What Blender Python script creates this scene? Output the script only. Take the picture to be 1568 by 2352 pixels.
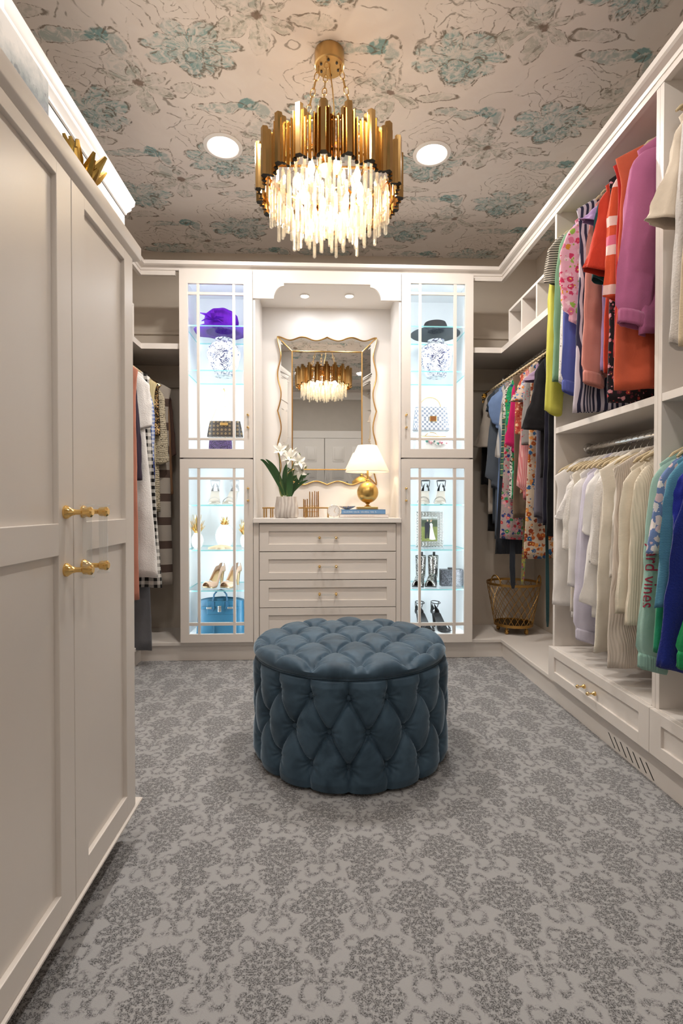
import bpy, bmesh, math, random
from mathutils import Vector, Matrix
PI = math.pi
R = random.Random(7)
for _o in list(bpy.data.objects): bpy.data.objects.remove(_o)
scene = bpy.context.scene
COL = scene.collection

# ------------------------------------------------------------------ camera
W_PX, H_PX, F_PX = 1568.0, 2352.0, 1176.0
CAMZ = 0.983
YAW = math.atan(49.0 / F_PX); PITCH = math.atan(16.0 / F_PX)
cam_d = bpy.data.cameras.new('camera'); cam = bpy.data.objects.new('camera', cam_d); COL.objects.link(cam)
cam_d.sensor_fit = 'VERTICAL'; cam_d.sensor_height = 36.0; cam_d.lens = F_PX / H_PX * 36.0
cam_d.clip_start = 0.02; cam_d.clip_end = 50
cam.location = (0, 0, CAMZ); cam.rotation_euler = (PI / 2 - PITCH, 0, -YAW)
scene.camera = cam
_RM = cam.rotation_euler.to_matrix()
def U(px, py, axis, val):
    """pixel of the photograph -> point on the plane axis = val"""
    d = _RM @ Vector(((px - W_PX / 2) / F_PX, -(py - H_PX / 2) / F_PX, -1.0))
    o = Vector((0, 0, CAMZ)); i = 'xyz'.index(axis)
    return o + d * ((val - o[i]) / d[i])

# ------------------------------------------------------------------ world, exposure
world = bpy.data.worlds.new('world'); scene.world = world; world.use_nodes = True
world.node_tree.nodes['Background'].inputs[0].default_value = (0.9, 0.85, 0.8, 1)
world.node_tree.nodes['Background'].inputs[1].default_value = 0.05
vs = scene.view_settings
vs.view_transform = 'Standard'; vs.look = 'None'; vs.exposure = 0.0; vs.gamma = 1.0; vs.use_curve_mapping = False

# ------------------------------------------------------------------ room dimensions (metres)
CEIL = 2.745; YB = 3.64; YF = 3.215; XR = 1.55; XL = -1.52; YN = -0.9
FR, FL = 1.16, -1.11           # fronts of the side units
ZT = 2.44                      # top of the cabinets
PLAT = 0.12                    # plinth height

# ------------------------------------------------------------------ lights
WARM = (1.0, 0.945, 0.885)
def area(name, loc, size, power, col=WARM, rot=(0, 0, 0), size_y=None, shape=None, spread=None):
    l = bpy.data.lights.new(name, 'AREA'); l.energy = power; l.color = col
    l.shape = shape or ('RECTANGLE' if size_y else 'DISK'); l.size = size
    if size_y: l.size_y = size_y
    if spread: l.spread = spread
    o = bpy.data.objects.new(name, l); COL.objects.link(o); o.location = loc; o.rotation_euler = rot
    return o
def point(name, loc, power, r=0.02, col=(1.0, 0.85, 0.66)):
    l = bpy.data.lights.new(name, 'POINT'); l.energy = power; l.color = col; l.shadow_soft_size = r
    o = bpy.data.objects.new(name, l); COL.objects.link(o); o.location = loc
    return o
CAN_POS = [(-0.475, 2.56), (0.56, 2.57), (-0.475, 1.45), (0.56, 1.45), (-0.475, 0.35), (0.56, 0.35)]
CAN_POWER = 16.0; CAN_MID = 6.5; CAN_NEAR = 6.0; CHAND_POWER = 1.15; LAMP_POWER = 2.2
for cx, cy in CAN_POS:
    area('recessed_lamp', (cx, cy, CEIL - 0.012), 0.13, CAN_POWER if cy > 2 else (CAN_MID if cy > 1 else CAN_NEAR))

# ------------------------------------------------------------------ node helpers
class E:
    """tiny expression wrapper that writes Math nodes"""
    def __init__(s, nt, sock): s.nt = nt; s.s = sock
    def _m(s, op, *a):
        n = s.nt.nodes.new('ShaderNodeMath'); n.operation = op
        for i, v in enumerate(a):
            if isinstance(v, E): s.nt.links.new(v.s, n.inputs[i])
            else: n.inputs[i].default_value = v
        return E(s.nt, n.outputs[0])
    def __add__(s, o): return s._m('ADD', s, o)
    __radd__ = __add__
    def __sub__(s, o): return s._m('SUBTRACT', s, o)
    def __rsub__(s, o): return s._m('SUBTRACT', o, s)
    def __mul__(s, o): return s._m('MULTIPLY', s, o)
    __rmul__ = __mul__
    def __truediv__(s, o): return s._m('DIVIDE', s, o)
    def __neg__(s): return s * -1.0
    def abs(s): return s._m('ABSOLUTE', s)
    def sin(s): return s._m('SINE', s)
    def cos(s): return s._m('COSINE', s)
    def sqrt(s): return s._m('SQRT', s)
    def pow(s, p): return s._m('POWER', s, p)
    def min(s, o): return s._m('MINIMUM', s, o)
    def max(s, o): return s._m('MAXIMUM', s, o)
    def lt(s, o): return s._m('LESS_THAN', s, o)
    def gt(s, o): return s._m('GREATER_THAN', s, o)
    def wrap(s, a, b): return s._m('WRAP', s, b, a)
    def floor(s): return s._m('FLOOR', s)
    def fract(s): return s._m('FRACT', s)
    def atan2(s, o): return s._m('ARCTAN2', s, o)
    def ss(s, a, b):
        """smoothstep from a (0) to b (1)"""
        n = s.nt.nodes.new('ShaderNodeMapRange'); n.interpolation_type = 'SMOOTHSTEP'
        inv = a > b
        s.nt.links.new(s.s, n.inputs[0])
        n.inputs[1].default_value = min(a, b); n.inputs[2].default_value = max(a, b)
        n.inputs[3].default_value = 1.0 if inv else 0.0; n.inputs[4].default_value = 0.0 if inv else 1.0
        return E(s.nt, n.outputs[0])
    def sel(s, a, b): return s * a + (1.0 - s) * b
def lin(c): return tuple(((v / 12.92) if v <= 0.04045 else ((v + 0.055) / 1.055) ** 2.4) for v in c)
def hexc(h): return lin(tuple(int(h[i:i + 2], 16) / 255 for i in (0, 2, 4)))
MATS = {}
class MB:
    """material builder around a Principled node"""
    def __init__(s, name):
        s.m = bpy.data.materials.new(name); s.m.use_nodes = True; s.nt = s.m.node_tree
        s.p = s.nt.nodes['Principled BSDF']; s.out = s.nt.nodes['Material Output']; MATS[name] = s.m
    def n(s, t, **kw):
        n = s.nt.nodes.new(t)
        for k, v in kw.items(): setattr(n, k, v)
        return n
    def link(s, a, b): s.nt.links.new(a, b)
    def set(s, **kw):
        for k, v in kw.items():
            i = s.p.inputs[k.replace('_', ' ')]
            i.default_value = tuple(v) + (1,) if isinstance(v, tuple) and len(v) == 3 else v
    def co(s, kind='Object', scale=None):
        t = s.n('ShaderNodeTexCoord'); o = t.outputs[kind]
        if scale:
            mp = s.n('ShaderNodeMapping'); mp.inputs['Scale'].default_value = scale; s.link(o, mp.inputs[0]); o = mp.outputs[0]
        return o
    def xyz(s, co):
        x = s.n('ShaderNodeSeparateXYZ'); s.link(co, x.inputs[0]); return [E(s.nt, o) for o in x.outputs]
    def noise(s, co, scale, detail=2, rough=0.5, dist=0.0, out=0):
        n = s.n('ShaderNodeTexNoise'); n.inputs['Scale'].default_value = scale; n.inputs['Detail'].default_value = detail
        n.inputs['Roughness'].default_value = rough; n.inputs['Distortion'].default_value = dist
        if co is not None: s.link(co, n.inputs['Vector'])
        return E(s.nt, n.outputs[out])
    def voro(s, co, scale, feature='F1', rnd=1.0):
        n = s.n('ShaderNodeTexVoronoi', feature=feature); n.inputs['Scale'].default_value = scale; n.inputs['Randomness'].default_value = rnd
        s.link(co, n.inputs['Vector']); return n
    def mix(s, fac, a, b):
        n = s.n('ShaderNodeMix', data_type='RGBA')
        if isinstance(fac, E): s.link(fac.s, n.inputs[0])
        else: n.inputs[0].default_value = fac
        for i, v in ((6, a), (7, b)):
            if isinstance(v, tuple): n.inputs[i].default_value = v + (1,)
            else: s.link(v, n.inputs[i])
        return n.outputs[2]
    def color(s, sock): s.link(sock, s.p.inputs['Base Color'])
    def bump(s, h, strength=0.3, dist=0.002):
        b = s.n('ShaderNodeBump'); b.inputs['Strength'].default_value = strength; b.inputs['Distance'].default_value = dist
        s.link(h.s, b.inputs['Height']); s.link(b.outputs[0], s.p.inputs['Normal'])
    def ramp(s, fac, stops, interp='CONSTANT'):
        r = s.n('ShaderNodeValToRGB'); r.color_ramp.interpolation = interp
        el = r.color_ramp.elements
        while len(el) < len(stops): el.new(0.5)
        for e, (p, c) in zip(el, stops): e.position = p; e.color = c + (1,)
        s.link(fac.s if isinstance(fac, E) else fac, r.inputs[0]); return r.outputs[0]

def simple(name, col, rough=0.5, metal=0.0, var=0.06, bump=0.0, bscale=400, **kw):
    if name in MATS: return MATS[name]
    b = MB(name); b.set(Roughness=rough, Metallic=metal)
    for k, v in kw.items(): b.set(**{k: v})
    nz = b.noise(b.co(), 9.0, 3)
    c2 = tuple(max(0, v * (1 - var)) for v in col); c1 = tuple(min(1, v * (1 + var)) for v in col)
    b.color(b.mix(nz, c2, c1))
    if bump: b.bump(b.noise(b.co(), bscale, 2), bump, 0.0015)
    return b.m
def emit(name, col, strength):
    if name in MATS: return MATS[name]
    b = MB(name); b.set(Base_Color=(0.8, 0.8, 0.8)); b.p.inputs['Emission Color'].default_value = col + (1,)
    b.p.inputs['Emission Strength'].default_value = strength; return b.m
def clear(name, tint=(1, 1, 1), gloss=0.08, rough=0.0, milk=0.0, milkcol=(1, 1, 1), ior=1.45):
    """thin clear glass / acrylic: see-through with a fresnel reflection (plus an optional milky share)"""
    if name in MATS: return MATS[name]
    b = MB(name); nt = b.nt
    tr = b.n('ShaderNodeBsdfTransparent'); tr.inputs[0].default_value = tint + (1,)
    gl = b.n('ShaderNodeBsdfGlossy'); gl.inputs['Roughness'].default_value = rough
    lw = b.n('ShaderNodeLayerWeight'); lw.inputs[0].default_value = 0.5; ge = b.n('ShaderNodeNewGeometry')
    f0 = ((ior - 1) / (ior + 1)) ** 2
    f = ((E(nt, lw.outputs['Facing']).pow(5.0) * 0.6 + f0) * (1.0 - E(nt, ge.outputs['Backfacing'])) + gloss).min(1.0)
    mx = b.n('ShaderNodeMixShader'); b.link(f.s, mx.inputs[0]); b.link(tr.outputs[0], mx.inputs[1]); b.link(gl.outputs[0], mx.inputs[2])
    last = mx.outputs[0]
    if milk:
        tl = b.n('ShaderNodeBsdfTranslucent'); tl.inputs[0].default_value = milkcol + (1,)
        df = b.n('ShaderNodeBsdfDiffuse'); df.inputs[0].default_value = milkcol + (1,)
        ad = b.n('ShaderNodeMixShader'); ad.inputs[0].default_value = 0.5
        b.link(tl.outputs[0], ad.inputs[1]); b.link(df.outputs[0], ad.inputs[2])
        m2 = b.n('ShaderNodeMixShader'); m2.inputs[0].default_value = milk
        b.link(last, m2.inputs[1]); b.link(ad.outputs[0], m2.inputs[2]); last = m2.outputs[0]
    b.link(last, b.out.inputs[0]); return b.m

# ------------------------------------------------------------------ base materials
PAINT = simple('cabinet_paint', (0.74, 0.685, 0.635), 0.34, var=0.015)
CABIN = simple('cabinet_interior_white', (0.88, 0.89, 0.90), 0.4, var=0.01)
NICHE = simple('niche_paint', (0.80, 0.77, 0.74), 0.45, var=0.01)
WALLP = simple('wall_paint', (0.60, 0.53, 0.45), 0.6, var=0.03)
WHITEW = simple('white_trim_paint', (0.80, 0.77, 0.74), 0.4, var=0.01)
GOLD = simple('polished_gold', (0.86, 0.58, 0.22), 0.16, 1.0, var=0.08)
BRASS = simple('brushed_brass', (0.62, 0.41, 0.17), 0.3, 1.0, var=0.12)
BRONZE = simple('antique_gold_tube', (0.62, 0.385, 0.15), 0.13, 1.0, var=0.25)
AGOLD = simple('aged_gold_wire', (0.42, 0.24, 0.07), 0.4, 0.9, var=0.2)
CHROME = simple('chrome', (0.78, 0.78, 0.78), 0.08, 1.0, var=0.02)
SILVER = simple('satin_silver', (0.8, 0.8, 0.78), 0.25, 1.0, var=0.05)
GLASS = clear('door_glass', (0.985, 0.995, 0.995), 0.0)
ACRYL = clear('clear_acrylic', (0.93, 0.94, 0.94), 0.06, milk=0.10, ior=1.5)
SHELFG = clear('shelf_glass', (0.965, 0.995, 0.995), 0.0, ior=1.4)
EDGEG = clear('shelf_glass_edge', (0.55, 0.93, 0.93), 0.05, 0.15, milk=0.75, milkcol=(0.45, 0.95, 0.95))
BLACK = simple('painted_gap_shade', (0.012, 0.011, 0.01), 0.7)
DARKH = simple('dark_hollow', (0.05, 0.042, 0.035), 0.8)
MIRROR = simple('mirror_silver', (0.86, 0.87, 0.86), 0.012, 1.0, var=0.0)
BEIGEV = simple('beige_velvet', (0.52, 0.41, 0.25), 0.7, bump=0.2)

# carpet: half-drop damask, speckled pile
def carpet_mat():
    b = MB('damask_carpet'); nt = b.nt; co = b.co()
    d1 = b.noise(co, 28.0, 3, 0.6, out=1)   # distortion colour
    vm = b.n('ShaderNodeVectorMath', operation='SUBTRACT'); b.link(d1.s, vm.inputs[0]); vm.inputs[1].default_value = (0.5, 0.5, 0.5)
    vs2 = b.n('ShaderNodeVectorMath', operation='SCALE'); b.link(vm.outputs[0], vs2.inputs[0]); vs2.inputs['Scale'].default_value = 0.035
    va = b.n('ShaderNodeVectorMath', operation='ADD'); b.link(co, va.inputs[0]); b.link(vs2.outputs[0], va.inputs[1])
    x, y, z = b.xyz(va.outputs[0])
    DX, DY = 0.2325, 0.356
    def motif(ox, oy):
        u = ((x - ox).wrap(-DX / 2, DX / 2) / DX).abs()
        v = (y - oy).wrap(-DY / 2, DY / 2) / DX          # -0.77 .. 0.77
        wr = b.n('ShaderNodeValToRGB'); el = wr.color_ramp.elements
        stops = [(-.70, .0), (-.66, .05), (-.42, .05), (-.34, .17), (-.24, .10), (-.16, .21), (-.02, .25), (.06, .14), (.11, .20), (.17, .37), (.22, .34), (.27, .31), (.40, .25), (.52, .13), (.585, .03), (.61, 0.0)]
        while len(el) < len(stops): el.new(.5)
        for e, (p, w_) in zip(el, stops): e.position = (p + .77) / 1.54; e.color = (w_, w_, w_, 1)
        b.link(((v + .77) / 1.54).s, wr.inputs[0])
        g = E(nt, wr.outputs[0]) - u
        def ring(cu, cv, r, t, sq=1.0):
            d = ((u - cu).pow(2.0) + ((v - cv) * sq).pow(2.0)).sqrt()
            return t - (d - r).abs()
        for q in (ring(.40, .02, .086, .031, .8), ring(.29, -.25, .075, .030), ring(.42, -.46, .052, .028), ring(.17, -.50, .055, .024)): g = g.max(q)
        g = g.max(.045 - ((u - .40).pow(2.0) + ((v - .20) * .6).pow(2.0)).sqrt())
        return g
    g = motif(-0.112, 1.155 - .14).max(motif(-0.112 + DX / 2, 1.155 - .14 + DY / 2))
    mask = g.ss(-0.012, 0.03)
    holes = b.noise(co, 95.0, 3, 0.65).ss(0.40, 0.52)
    speck = b.noise(co, 330.0, 2, 0.7).ss(0.40, 0.58)
    dark = mask * holes * (0.16 + 0.84 * speck)
    big = b.noise(co, 3.0, 2)
    base = b.mix(big, (0.375, 0.369, 0.372), (0.425, 0.42, 0.422))
    pile = b.noise(co, 500.0, 2, 0.7)
    base = b.mix(pile * 0.25, base, (0.25, 0.243, 0.242))
    b.color(b.mix(dark * 0.95, base, (0.075, 0.075, 0.076)))
    b.set(Roughness=1.0, Specular_IOR_Level=0.1, Sheen_Weight=0.15)
    b.bump(pile * (1.0 - 0.6 * dark), 0.5, 0.004); return b.m
CARPET = carpet_mat()

# ceiling paper: loose watercolour flowers, half-drop
def paper_mat():
    b = MB('floral_wallpaper'); nt = b.nt; co = b.co()
    def warp(amt, sc):
        d1 = b.noise(co, sc, 4, 0.55, out=1)
        vm = b.n('ShaderNodeVectorMath', operation='SUBTRACT'); b.link(d1.s, vm.inputs[0]); vm.inputs[1].default_value = (0.5, 0.5, 0.5)
        v2 = b.n('ShaderNodeVectorMath', operation='SCALE'); b.link(vm.outputs[0], v2.inputs[0]); v2.inputs['Scale'].default_value = amt
        va = b.n('ShaderNodeVectorMath', operation='ADD'); b.link(co, va.inputs[0]); b.link(v2.outputs[0], va.inputs[1]); return va.outputs[0]
    x, y, z = b.xyz(warp(0.085, 8.0))
    DX, DY = 1.05, 0.64
    def lat(ox, oy):
        ua = (x - ox).wrap(-DX / 2, DX / 2); va = (y - oy).wrap(-DY / 2, DY / 2)
        ub = (x - ox - DX / 2).wrap(-DX / 2, DX / 2); vb = (y - oy - DY / 2).wrap(-DY / 2, DY / 2)
        ra = (ua * ua + va * va).sqrt(); rb = (ub * ub + vb * vb).sqrt()
        w = ra.lt(rb)
        return w.sel(ua, ub), w.sel(va, vb), ra.min(rb)
    def polar(u, v, cu, cv, su=1.0, sv=1.0):
        a = (u - cu) / su; c = (v - cv) / sv
        return (a * a + c * c).sqrt(), a.atan2(c)
    brush = b.noise(co, 20.0, 4, 0.72, 1.6)
    brush2 = b.noise(co, 9.0, 3, 0.6, 0.8)
    fine = b.noise(co, 60.0, 3, 0.6, 1.0)
    def petals(r, th, n, R_, ph, gap=.5):
        """ragged petals: outline radius, mask, radial brush streaks"""
        lobe = ((th * (n / 2.0) + ph).cos().abs()).pow(gap)
        rad = R_ * (0.42 + 0.58 * lobe)
        m = (rad - r + (brush - .5) * .05).ss(-.003, .012)
        st = (th * (n * 4.0) + brush * 14.0 + r * 30.0).sin() * .5 + .5
        return rad, m, st
    u, v, r = lat(-0.50, 2.03)
    r1, t1 = polar(u, v, 0.0, -0.01, 1.25, 0.80)
    radA, mA, sA = petals(r1, t1, 7, 0.155, .3)
    r2, t2 = polar(u, v, 0.015, 0.065, 1.0, 0.80)
    radB, mB, sB = petals(r2, t2, 5, 0.085, .9, .3)
    r3, t3 = polar(u, v, -0.10, 0.03, 1.5, 0.55)
    mC = (0.055 - r3 + (brush - .5) * .04).ss(-.003, .012)
    teal = (mA * (0.25 + 0.75 * brush.ss(0.40, 0.60)) * (0.35 + 0.65 * sA)).max(mC * .7 * brush.ss(.38, .56))
    core = mB * (0.35 + 0.65 * sB) * brush.ss(0.34, 0.56)
    ink = ((radA - r1).abs().ss(0.011, 0.003)).max((radB - r2).abs().ss(0.009, 0.002)).max((radA * .55 - r1).abs().ss(.007, .002) * .8)
    # tulip with a dark cup and side strokes
    u, v, r = lat(-0.89, 1.98)
    p1, _ = polar(u, v, 0.06, 0.0, 1.0, 0.75); p2, _ = polar(u, v, 0.115, 0.035, 0.7, 1.2); p3, q3 = polar(u, v, -0.07, 0.01, 2.0, 0.45); p4, _ = polar(u, v, 0.10, 0.14, 1.0, 1.1)
    tul = ((0.05 - p1 + (brush - .5) * .03).ss(-.003, .01).max((0.04 - p2).ss(-.003, .01) * .55)) * (0.3 + 0.7 * brush.ss(.36, .52))
    grey = ((0.06 - p3 + (brush - .5) * .04).ss(-.004, .015)).max((0.065 - p4 + (brush - .5) * .05).ss(-.004, .02) * .5)
    ink = ink.max((p3 - 0.064).abs().ss(0.008, 0.002)).max((p2 - 0.055).abs().ss(0.007, 0.002)).max((p4 - .075).abs().ss(.007, .002) * .7)
    # lily: six pointed petals with veins and dark stamens
    u, v, r = lat(-0.23, 1.88)
    rl, tl = polar(u, v, 0.0, 0.0, 1.15, 0.9)
    lp = 0.185 * ((tl * 3.0).cos().abs()).pow(0.8) * (0.75 + 0.25 * (tl + .6).cos())
    lily = (lp - rl).ss(-0.004, 0.02)
    lill = (lp - rl).abs().ss(0.009, 0.002) * rl.gt(0.02)
    vein = ((tl * 3.0).cos().abs().gt(0.975)) * rl.lt(0.13)
    stam = (0.020 - rl + (fine - .5) * .03).ss(-0.003, 0.008)
    # sketched rose in brown line
    u, v, r = lat(0.02, 2.16)
    rs, ts = polar(u, v, 0.0, 0.0, 1.2, 0.9)
    spiral = ((rs * 85.0 + ts + (ts * 5.0).cos() * 1.3).sin().abs().ss(0.30, 0.06)) * rs.lt(0.16)
    ink = ink.max(lill).max(spiral * 0.85).max(vein * 0.6)
    # loose leaf strokes between the flowers
    u, v, r = lat(-0.02, 1.85)
    l1, _ = polar(u, v, 0.0, 0.05, 1.6, 0.5); l2, _ = polar(u, v, 0.12, -0.08, 0.6, 1.5)
    ink = ink.max((l1 - .055).abs().ss(.008, .002)).max((l2 - .05).abs().ss(.008, .002))
    leafm = (0.053 - l1).ss(-.003, .02).max((0.048 - l2).ss(-.003, .02))
    lily = lily.max(leafm * .8)
    cont = (b.noise(warp(0.12, 5.0), 5.5, 1, 0.5) - 0.5).abs().ss(0.012, 0.003)
    ink = (ink * (0.10 + 0.90 * brush.ss(0.44, 0.56))).max(cont * brush2.ss(0.50, 0.60) * 0.8)
    base = (0.69, 0.63, 0.585)
    wash = b.mix(brush2.ss(0.35, 0.7) * 0.5, base, (0.74, 0.69, 0.65))
    c = b.mix(lily * 0.65 * (0.15 + 0.85 * brush.ss(0.40, 0.62)), wash, (0.36, 0.38, 0.32))
    c = b.mix(grey * 0.75 * brush.ss(0.38, 0.6), c, (0.30, 0.38, 0.36))
    c = b.mix(teal * 0.92, c, (0.20, 0.36, 0.36))
    c = b.mix(core * 0.8, c, (0.15, 0.29, 0.30))
    c = b.mix(tul * 0.9, c, (0.13, 0.28, 0.285))
    c = b.mix(stam * 0.8, c, (0.14, 0.075, 0.045))
    c = b.mix(ink * 0.85, c, (0.15, 0.115, 0.08))
    b.color(c); b.set(Roughness=0.7); return b.m
PAPER = paper_mat()

# ------------------------------------------------------------------ mesh helpers
def new(): return bmesh.new()
def box(bm, x0, x1, y0, y1, z0, z1, bev=0.0):
    b2 = bmesh.new() if bev else bm
    vs_ = [b2.verts.new(p) for p in ((x0, y0, z0), (x1, y0, z0), (x1, y1, z0), (x0, y1, z0), (x0, y0, z1), (x1, y0, z1), (x1, y1, z1), (x0, y1, z1))]
    for f in ((0, 3, 2, 1), (4, 5, 6, 7), (0, 1, 5, 4), (1, 2, 6, 5), (2, 3, 7, 6), (3, 0, 4, 7)): b2.faces.new([vs_[i] for i in f])
    if bev:
        bmesh.ops.recalc_face_normals(b2, faces=b2.faces)
        bmesh.ops.bevel(b2, geom=list(b2.edges), offset=bev, segments=2, profile=0.5, affect='EDGES')
        join(bm, b2)
    return bm
def join(bm, b2, mtx=None):
    m = bpy.data.meshes.new('t'); b2.to_mesh(m); b2.free()
    if mtx: m.transform(mtx)
    bm.from_mesh(m); bpy.data.meshes.remove(m); return bm
def loft(bm, rings, cap0=True, cap1=True, closed=True):
    vv = [[bm.verts.new(p) for p in r] for r in rings]
    n = len(rings[0])
    for a, c in zip(vv[:-1], vv[1:]):
        for i in range(n if closed else n - 1):
            j = (i + 1) % n; bm.faces.new((a[i], a[j], c[j], c[i]))
    if cap0: bm.faces.new(list(reversed(vv[0])))
    if cap1: bm.faces.new(vv[-1])
    return bm
def tube(bm, pts, r, n=8, caps=True, closed=False, flat=1.0):
    pts = [Vector(p) for p in pts]; rs = r if isinstance(r, (list, tuple)) else [r] * len(pts)
    rings = []; up = None
    for i, p in enumerate(pts):
        a = pts[i - 1] if (i > 0 or closed) else p; c = pts[(i + 1) % len(pts)] if (i < len(pts) - 1 or closed) else p
        t = (c - a).normalized() if (c - a).length > 1e-9 else Vector((0, 0, 1))
        if up is None:
            up = Vector((0, 0, 1)) if abs(t.z) < 0.9 else Vector((1, 0, 0))
        s = t.cross(up)
        if s.length < 1e-6: s = t.orthogonal()
        s.normalize(); up = s.cross(t).normalized()
        rings.append([p + (s * math.cos(q) + up * math.sin(q) * flat) * rs[i] for q in (2 * PI * k / n for k in range(n))])
    if closed:
        rings.append(rings[0])
        vv = [[bm.verts.new(q) for q in rg] for rg in rings[:-1]]
        m = len(vv)
        for k in range(m):
            a, c = vv[k], vv[(k + 1) % m]
            for i in range(n): bm.faces.new((a[i], a[(i + 1) % n], c[(i + 1) % n], c[i]))
        return bm
    return loft(bm, rings, caps, caps)
def lathe(bm, prof, n=24, c=(0, 0, 0), caps=True):
    rings = [[(c[0] + r_ * math.cos(q), c[1] + r_ * math.sin(q), c[2] + z_) for q in (2 * PI * k / n for k in range(n))] for r_, z_ in prof]
    return loft(bm, rings, caps, caps)
def ball(bm, c, r, sx=1, sy=1, sz=1, u=12, v=8):
    m = Matrix.Translation(c) @ Matrix.Diagonal((r * sx, r * sy, r * sz, 1))
    bmesh.ops.create_uvsphere(bm, u_segments=u, v_segments=v, radius=1, matrix=m); return bm
def prism(bm, poly, axis, a, b):
    """extrude a 2-D outline along an axis: 'x' poly=(y,z)  'y' poly=(x,z)  'z' poly=(x,y)"""
    def P(p, t): return {'x': (t, p[0], p[1]), 'y': (p[0], t, p[1]), 'z': (p[0], p[1], t)}[axis]
    v0 = [bm.verts.new(P(p, a)) for p in poly]; v1 = [bm.verts.new(P(p, b)) for p in poly]
    n = len(poly); bm.faces.new(v0); bm.faces.new(list(reversed(v1)))
    for i in range(n): bm.faces.new((v0[i], v1[i], v1[(i + 1) % n], v0[(i + 1) % n]))
    return bm
def sweep(bm, path, prof):
    """mitred moulding: path of (x,y), profile of (d,z); d grows to the left of the path direction"""
    rings = []
    for i, p in enumerate(path):
        p = Vector(p); d0 = (p - Vector(path[i - 1])).normalized() if i else None
        d1 = (Vector(path[i + 1]) - p).normalized() if i < len(path) - 1 else None
        n0 = Vector((-d0.y, d0.x)) if d0 else None; n1 = Vector((-d1.y, d1.x)) if d1 else None
        if d0 is None: m = n1
        elif d1 is None: m = n0
        else: m = (n0 + n1) / (1 + n0.dot(n1))
        rings.append([(p.x + m.x * d, p.y + m.y * d, z) for d, z in prof])
    return loft(bm, rings)

def mesh_from(bm, name, smooth=True, angle=0.6, fix=True):
    if fix: bmesh.ops.recalc_face_normals(bm, faces=bm.faces)
    m = bpy.data.meshes.new(name); bm.to_mesh(m); bm.free()
    if smooth and len(m.polygons):
        m.polygons.foreach_set('use_smooth', [True] * len(m.polygons)); m.set_sharp_from_angle(angle=angle)
    return m
def tag(o, label=None, cat=None, group=None, kind=None):
    if label: o['label'] = label
    if cat: o['category'] = cat
    if group: o['group'] = group
    if kind: o['kind'] = kind
    return o
def thing(name, label, cat, loc=(0, 0, 0), rotz=0.0, group=None):
    o = bpy.data.objects.new(name, None); COL.objects.link(o); o.location = loc; o.rotation_euler = (0, 0, rotz)
    o.empty_display_size = 0.05
    return tag(o, label, cat, group)
def _rootloc(p):
    v = Vector((0, 0, 0))
    while p is not None: v += p.location; p = p.parent
    return v
def obj(name, bm, mat, parent=None, world=True, smooth=True, angle=0.6, label=None, kind=None):
    """one mesh object; with world=True the vertices are world coordinates"""
    m = bm if isinstance(bm, bpy.types.Mesh) else mesh_from(bm, name, smooth, angle)
    if mat and not m.materials: m.materials.append(mat)
    o = bpy.data.objects.new(name, m); COL.objects.link(o)
    if parent:
        o.parent = parent
        if world: o.location = -_rootloc(parent)
    tag(o, label, kind=kind)
    return o
def solo(name, bm, mat, label, cat, group=None, smooth=True, angle=0.6, kind=None):
    """a top-level thing of one mesh, origin moved to its base"""
    m = mesh_from(bm, name, smooth, angle)
    xs = [v.co for v in m.vertices]
    c = Vector(((min(v.x for v in xs) + max(v.x for v in xs)) / 2, (min(v.y for v in xs) + max(v.y for v in xs)) / 2, min(v.z for v in xs)))
    m.transform(Matrix.Translation(-c)); m.materials.append(mat)
    o = bpy.data.objects.new(name, m); COL.objects.link(o); o.location = c
    return tag(o, label, cat, group, kind)
def struct(name, bm, mat, smooth=False):
    return tag(obj(name, bm, mat, smooth=smooth), kind='structure')
def thicken(o, t=0.003, off=-1.0):
    md = o.modifiers.new('solid', 'SOLIDIFY'); md.thickness = t; md.offset = off; return o
def copy_tree(o, parent=None):
    c = o.copy(); COL.objects.link(c); c.parent = parent
    for ch in list(o.children): copy_tree(ch, c)
    return c

# ------------------------------------------------------------------ room shell
struct('floor', box(new(), XL - .15, XR + .15, YN - .15, YB + .15, -0.06, 0.0), CARPET)
struct('ceiling', box(new(), XL - .15, XR + .15, YN - .15, YB + .15, CEIL, CEIL + 0.05), PAPER)
struct('wall_back', box(new(), XL - .15, XR + .15, YB, YB + 0.1, 0, CEIL), WALLP)
struct('wall_right', box(new(), XR, XR + 0.1, YN - .1, YB, 0, CEIL), WALLP)
struct('wall_left', box(new(), XL - 0.1, XL, YN - .1, YB, 0, CEIL), WALLP)
struct('wall_front', box(new(), XL - .15, XR + .15, YN - 0.1, YN, 0, CEIL), simple('front_wall_paint', (0.52, 0.48, 0.43), 0.6))
# the pair of panelled doors behind the camera (seen in the mirror)
for k, (x0, x1, hx) in enumerate(((-0.66, 0.065, -0.02), (0.075, 0.80, 0.16))):
    d = struct('door_%d' % (k + 1), box(new(), x0, x1, YN, YN + 0.035, 0.005, 2.03, 0.002), WHITEW)
    wd = (x1 - x0 - 0.12 * 3) / 2
    for r0, r1 in ((0.22, 0.78), (0.93, 1.52), (1.66, 1.90)):
        for c in range(2):
            a = x0 + 0.12 + c * (wd + 0.12)
            bm = box(new(), a, a + wd, YN + 0.030, YN + 0.041, r0, r1, 0.004)
            box(bm, a + 0.03, a + wd - 0.03, YN + 0.035, YN + 0.048, r0 + 0.03, r1 - 0.03, 0.004)
            obj('panel', bm, WHITEW, d)
    bm = new(); tube(bm, [(hx, YN + 0.03, 1.0), (hx, YN + 0.08, 1.0)], 0.01); ball(bm, (hx, YN + 0.09, 1.0), 0.028)
    obj('door_knob', bm, BRASS, d)
bm = new()
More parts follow.
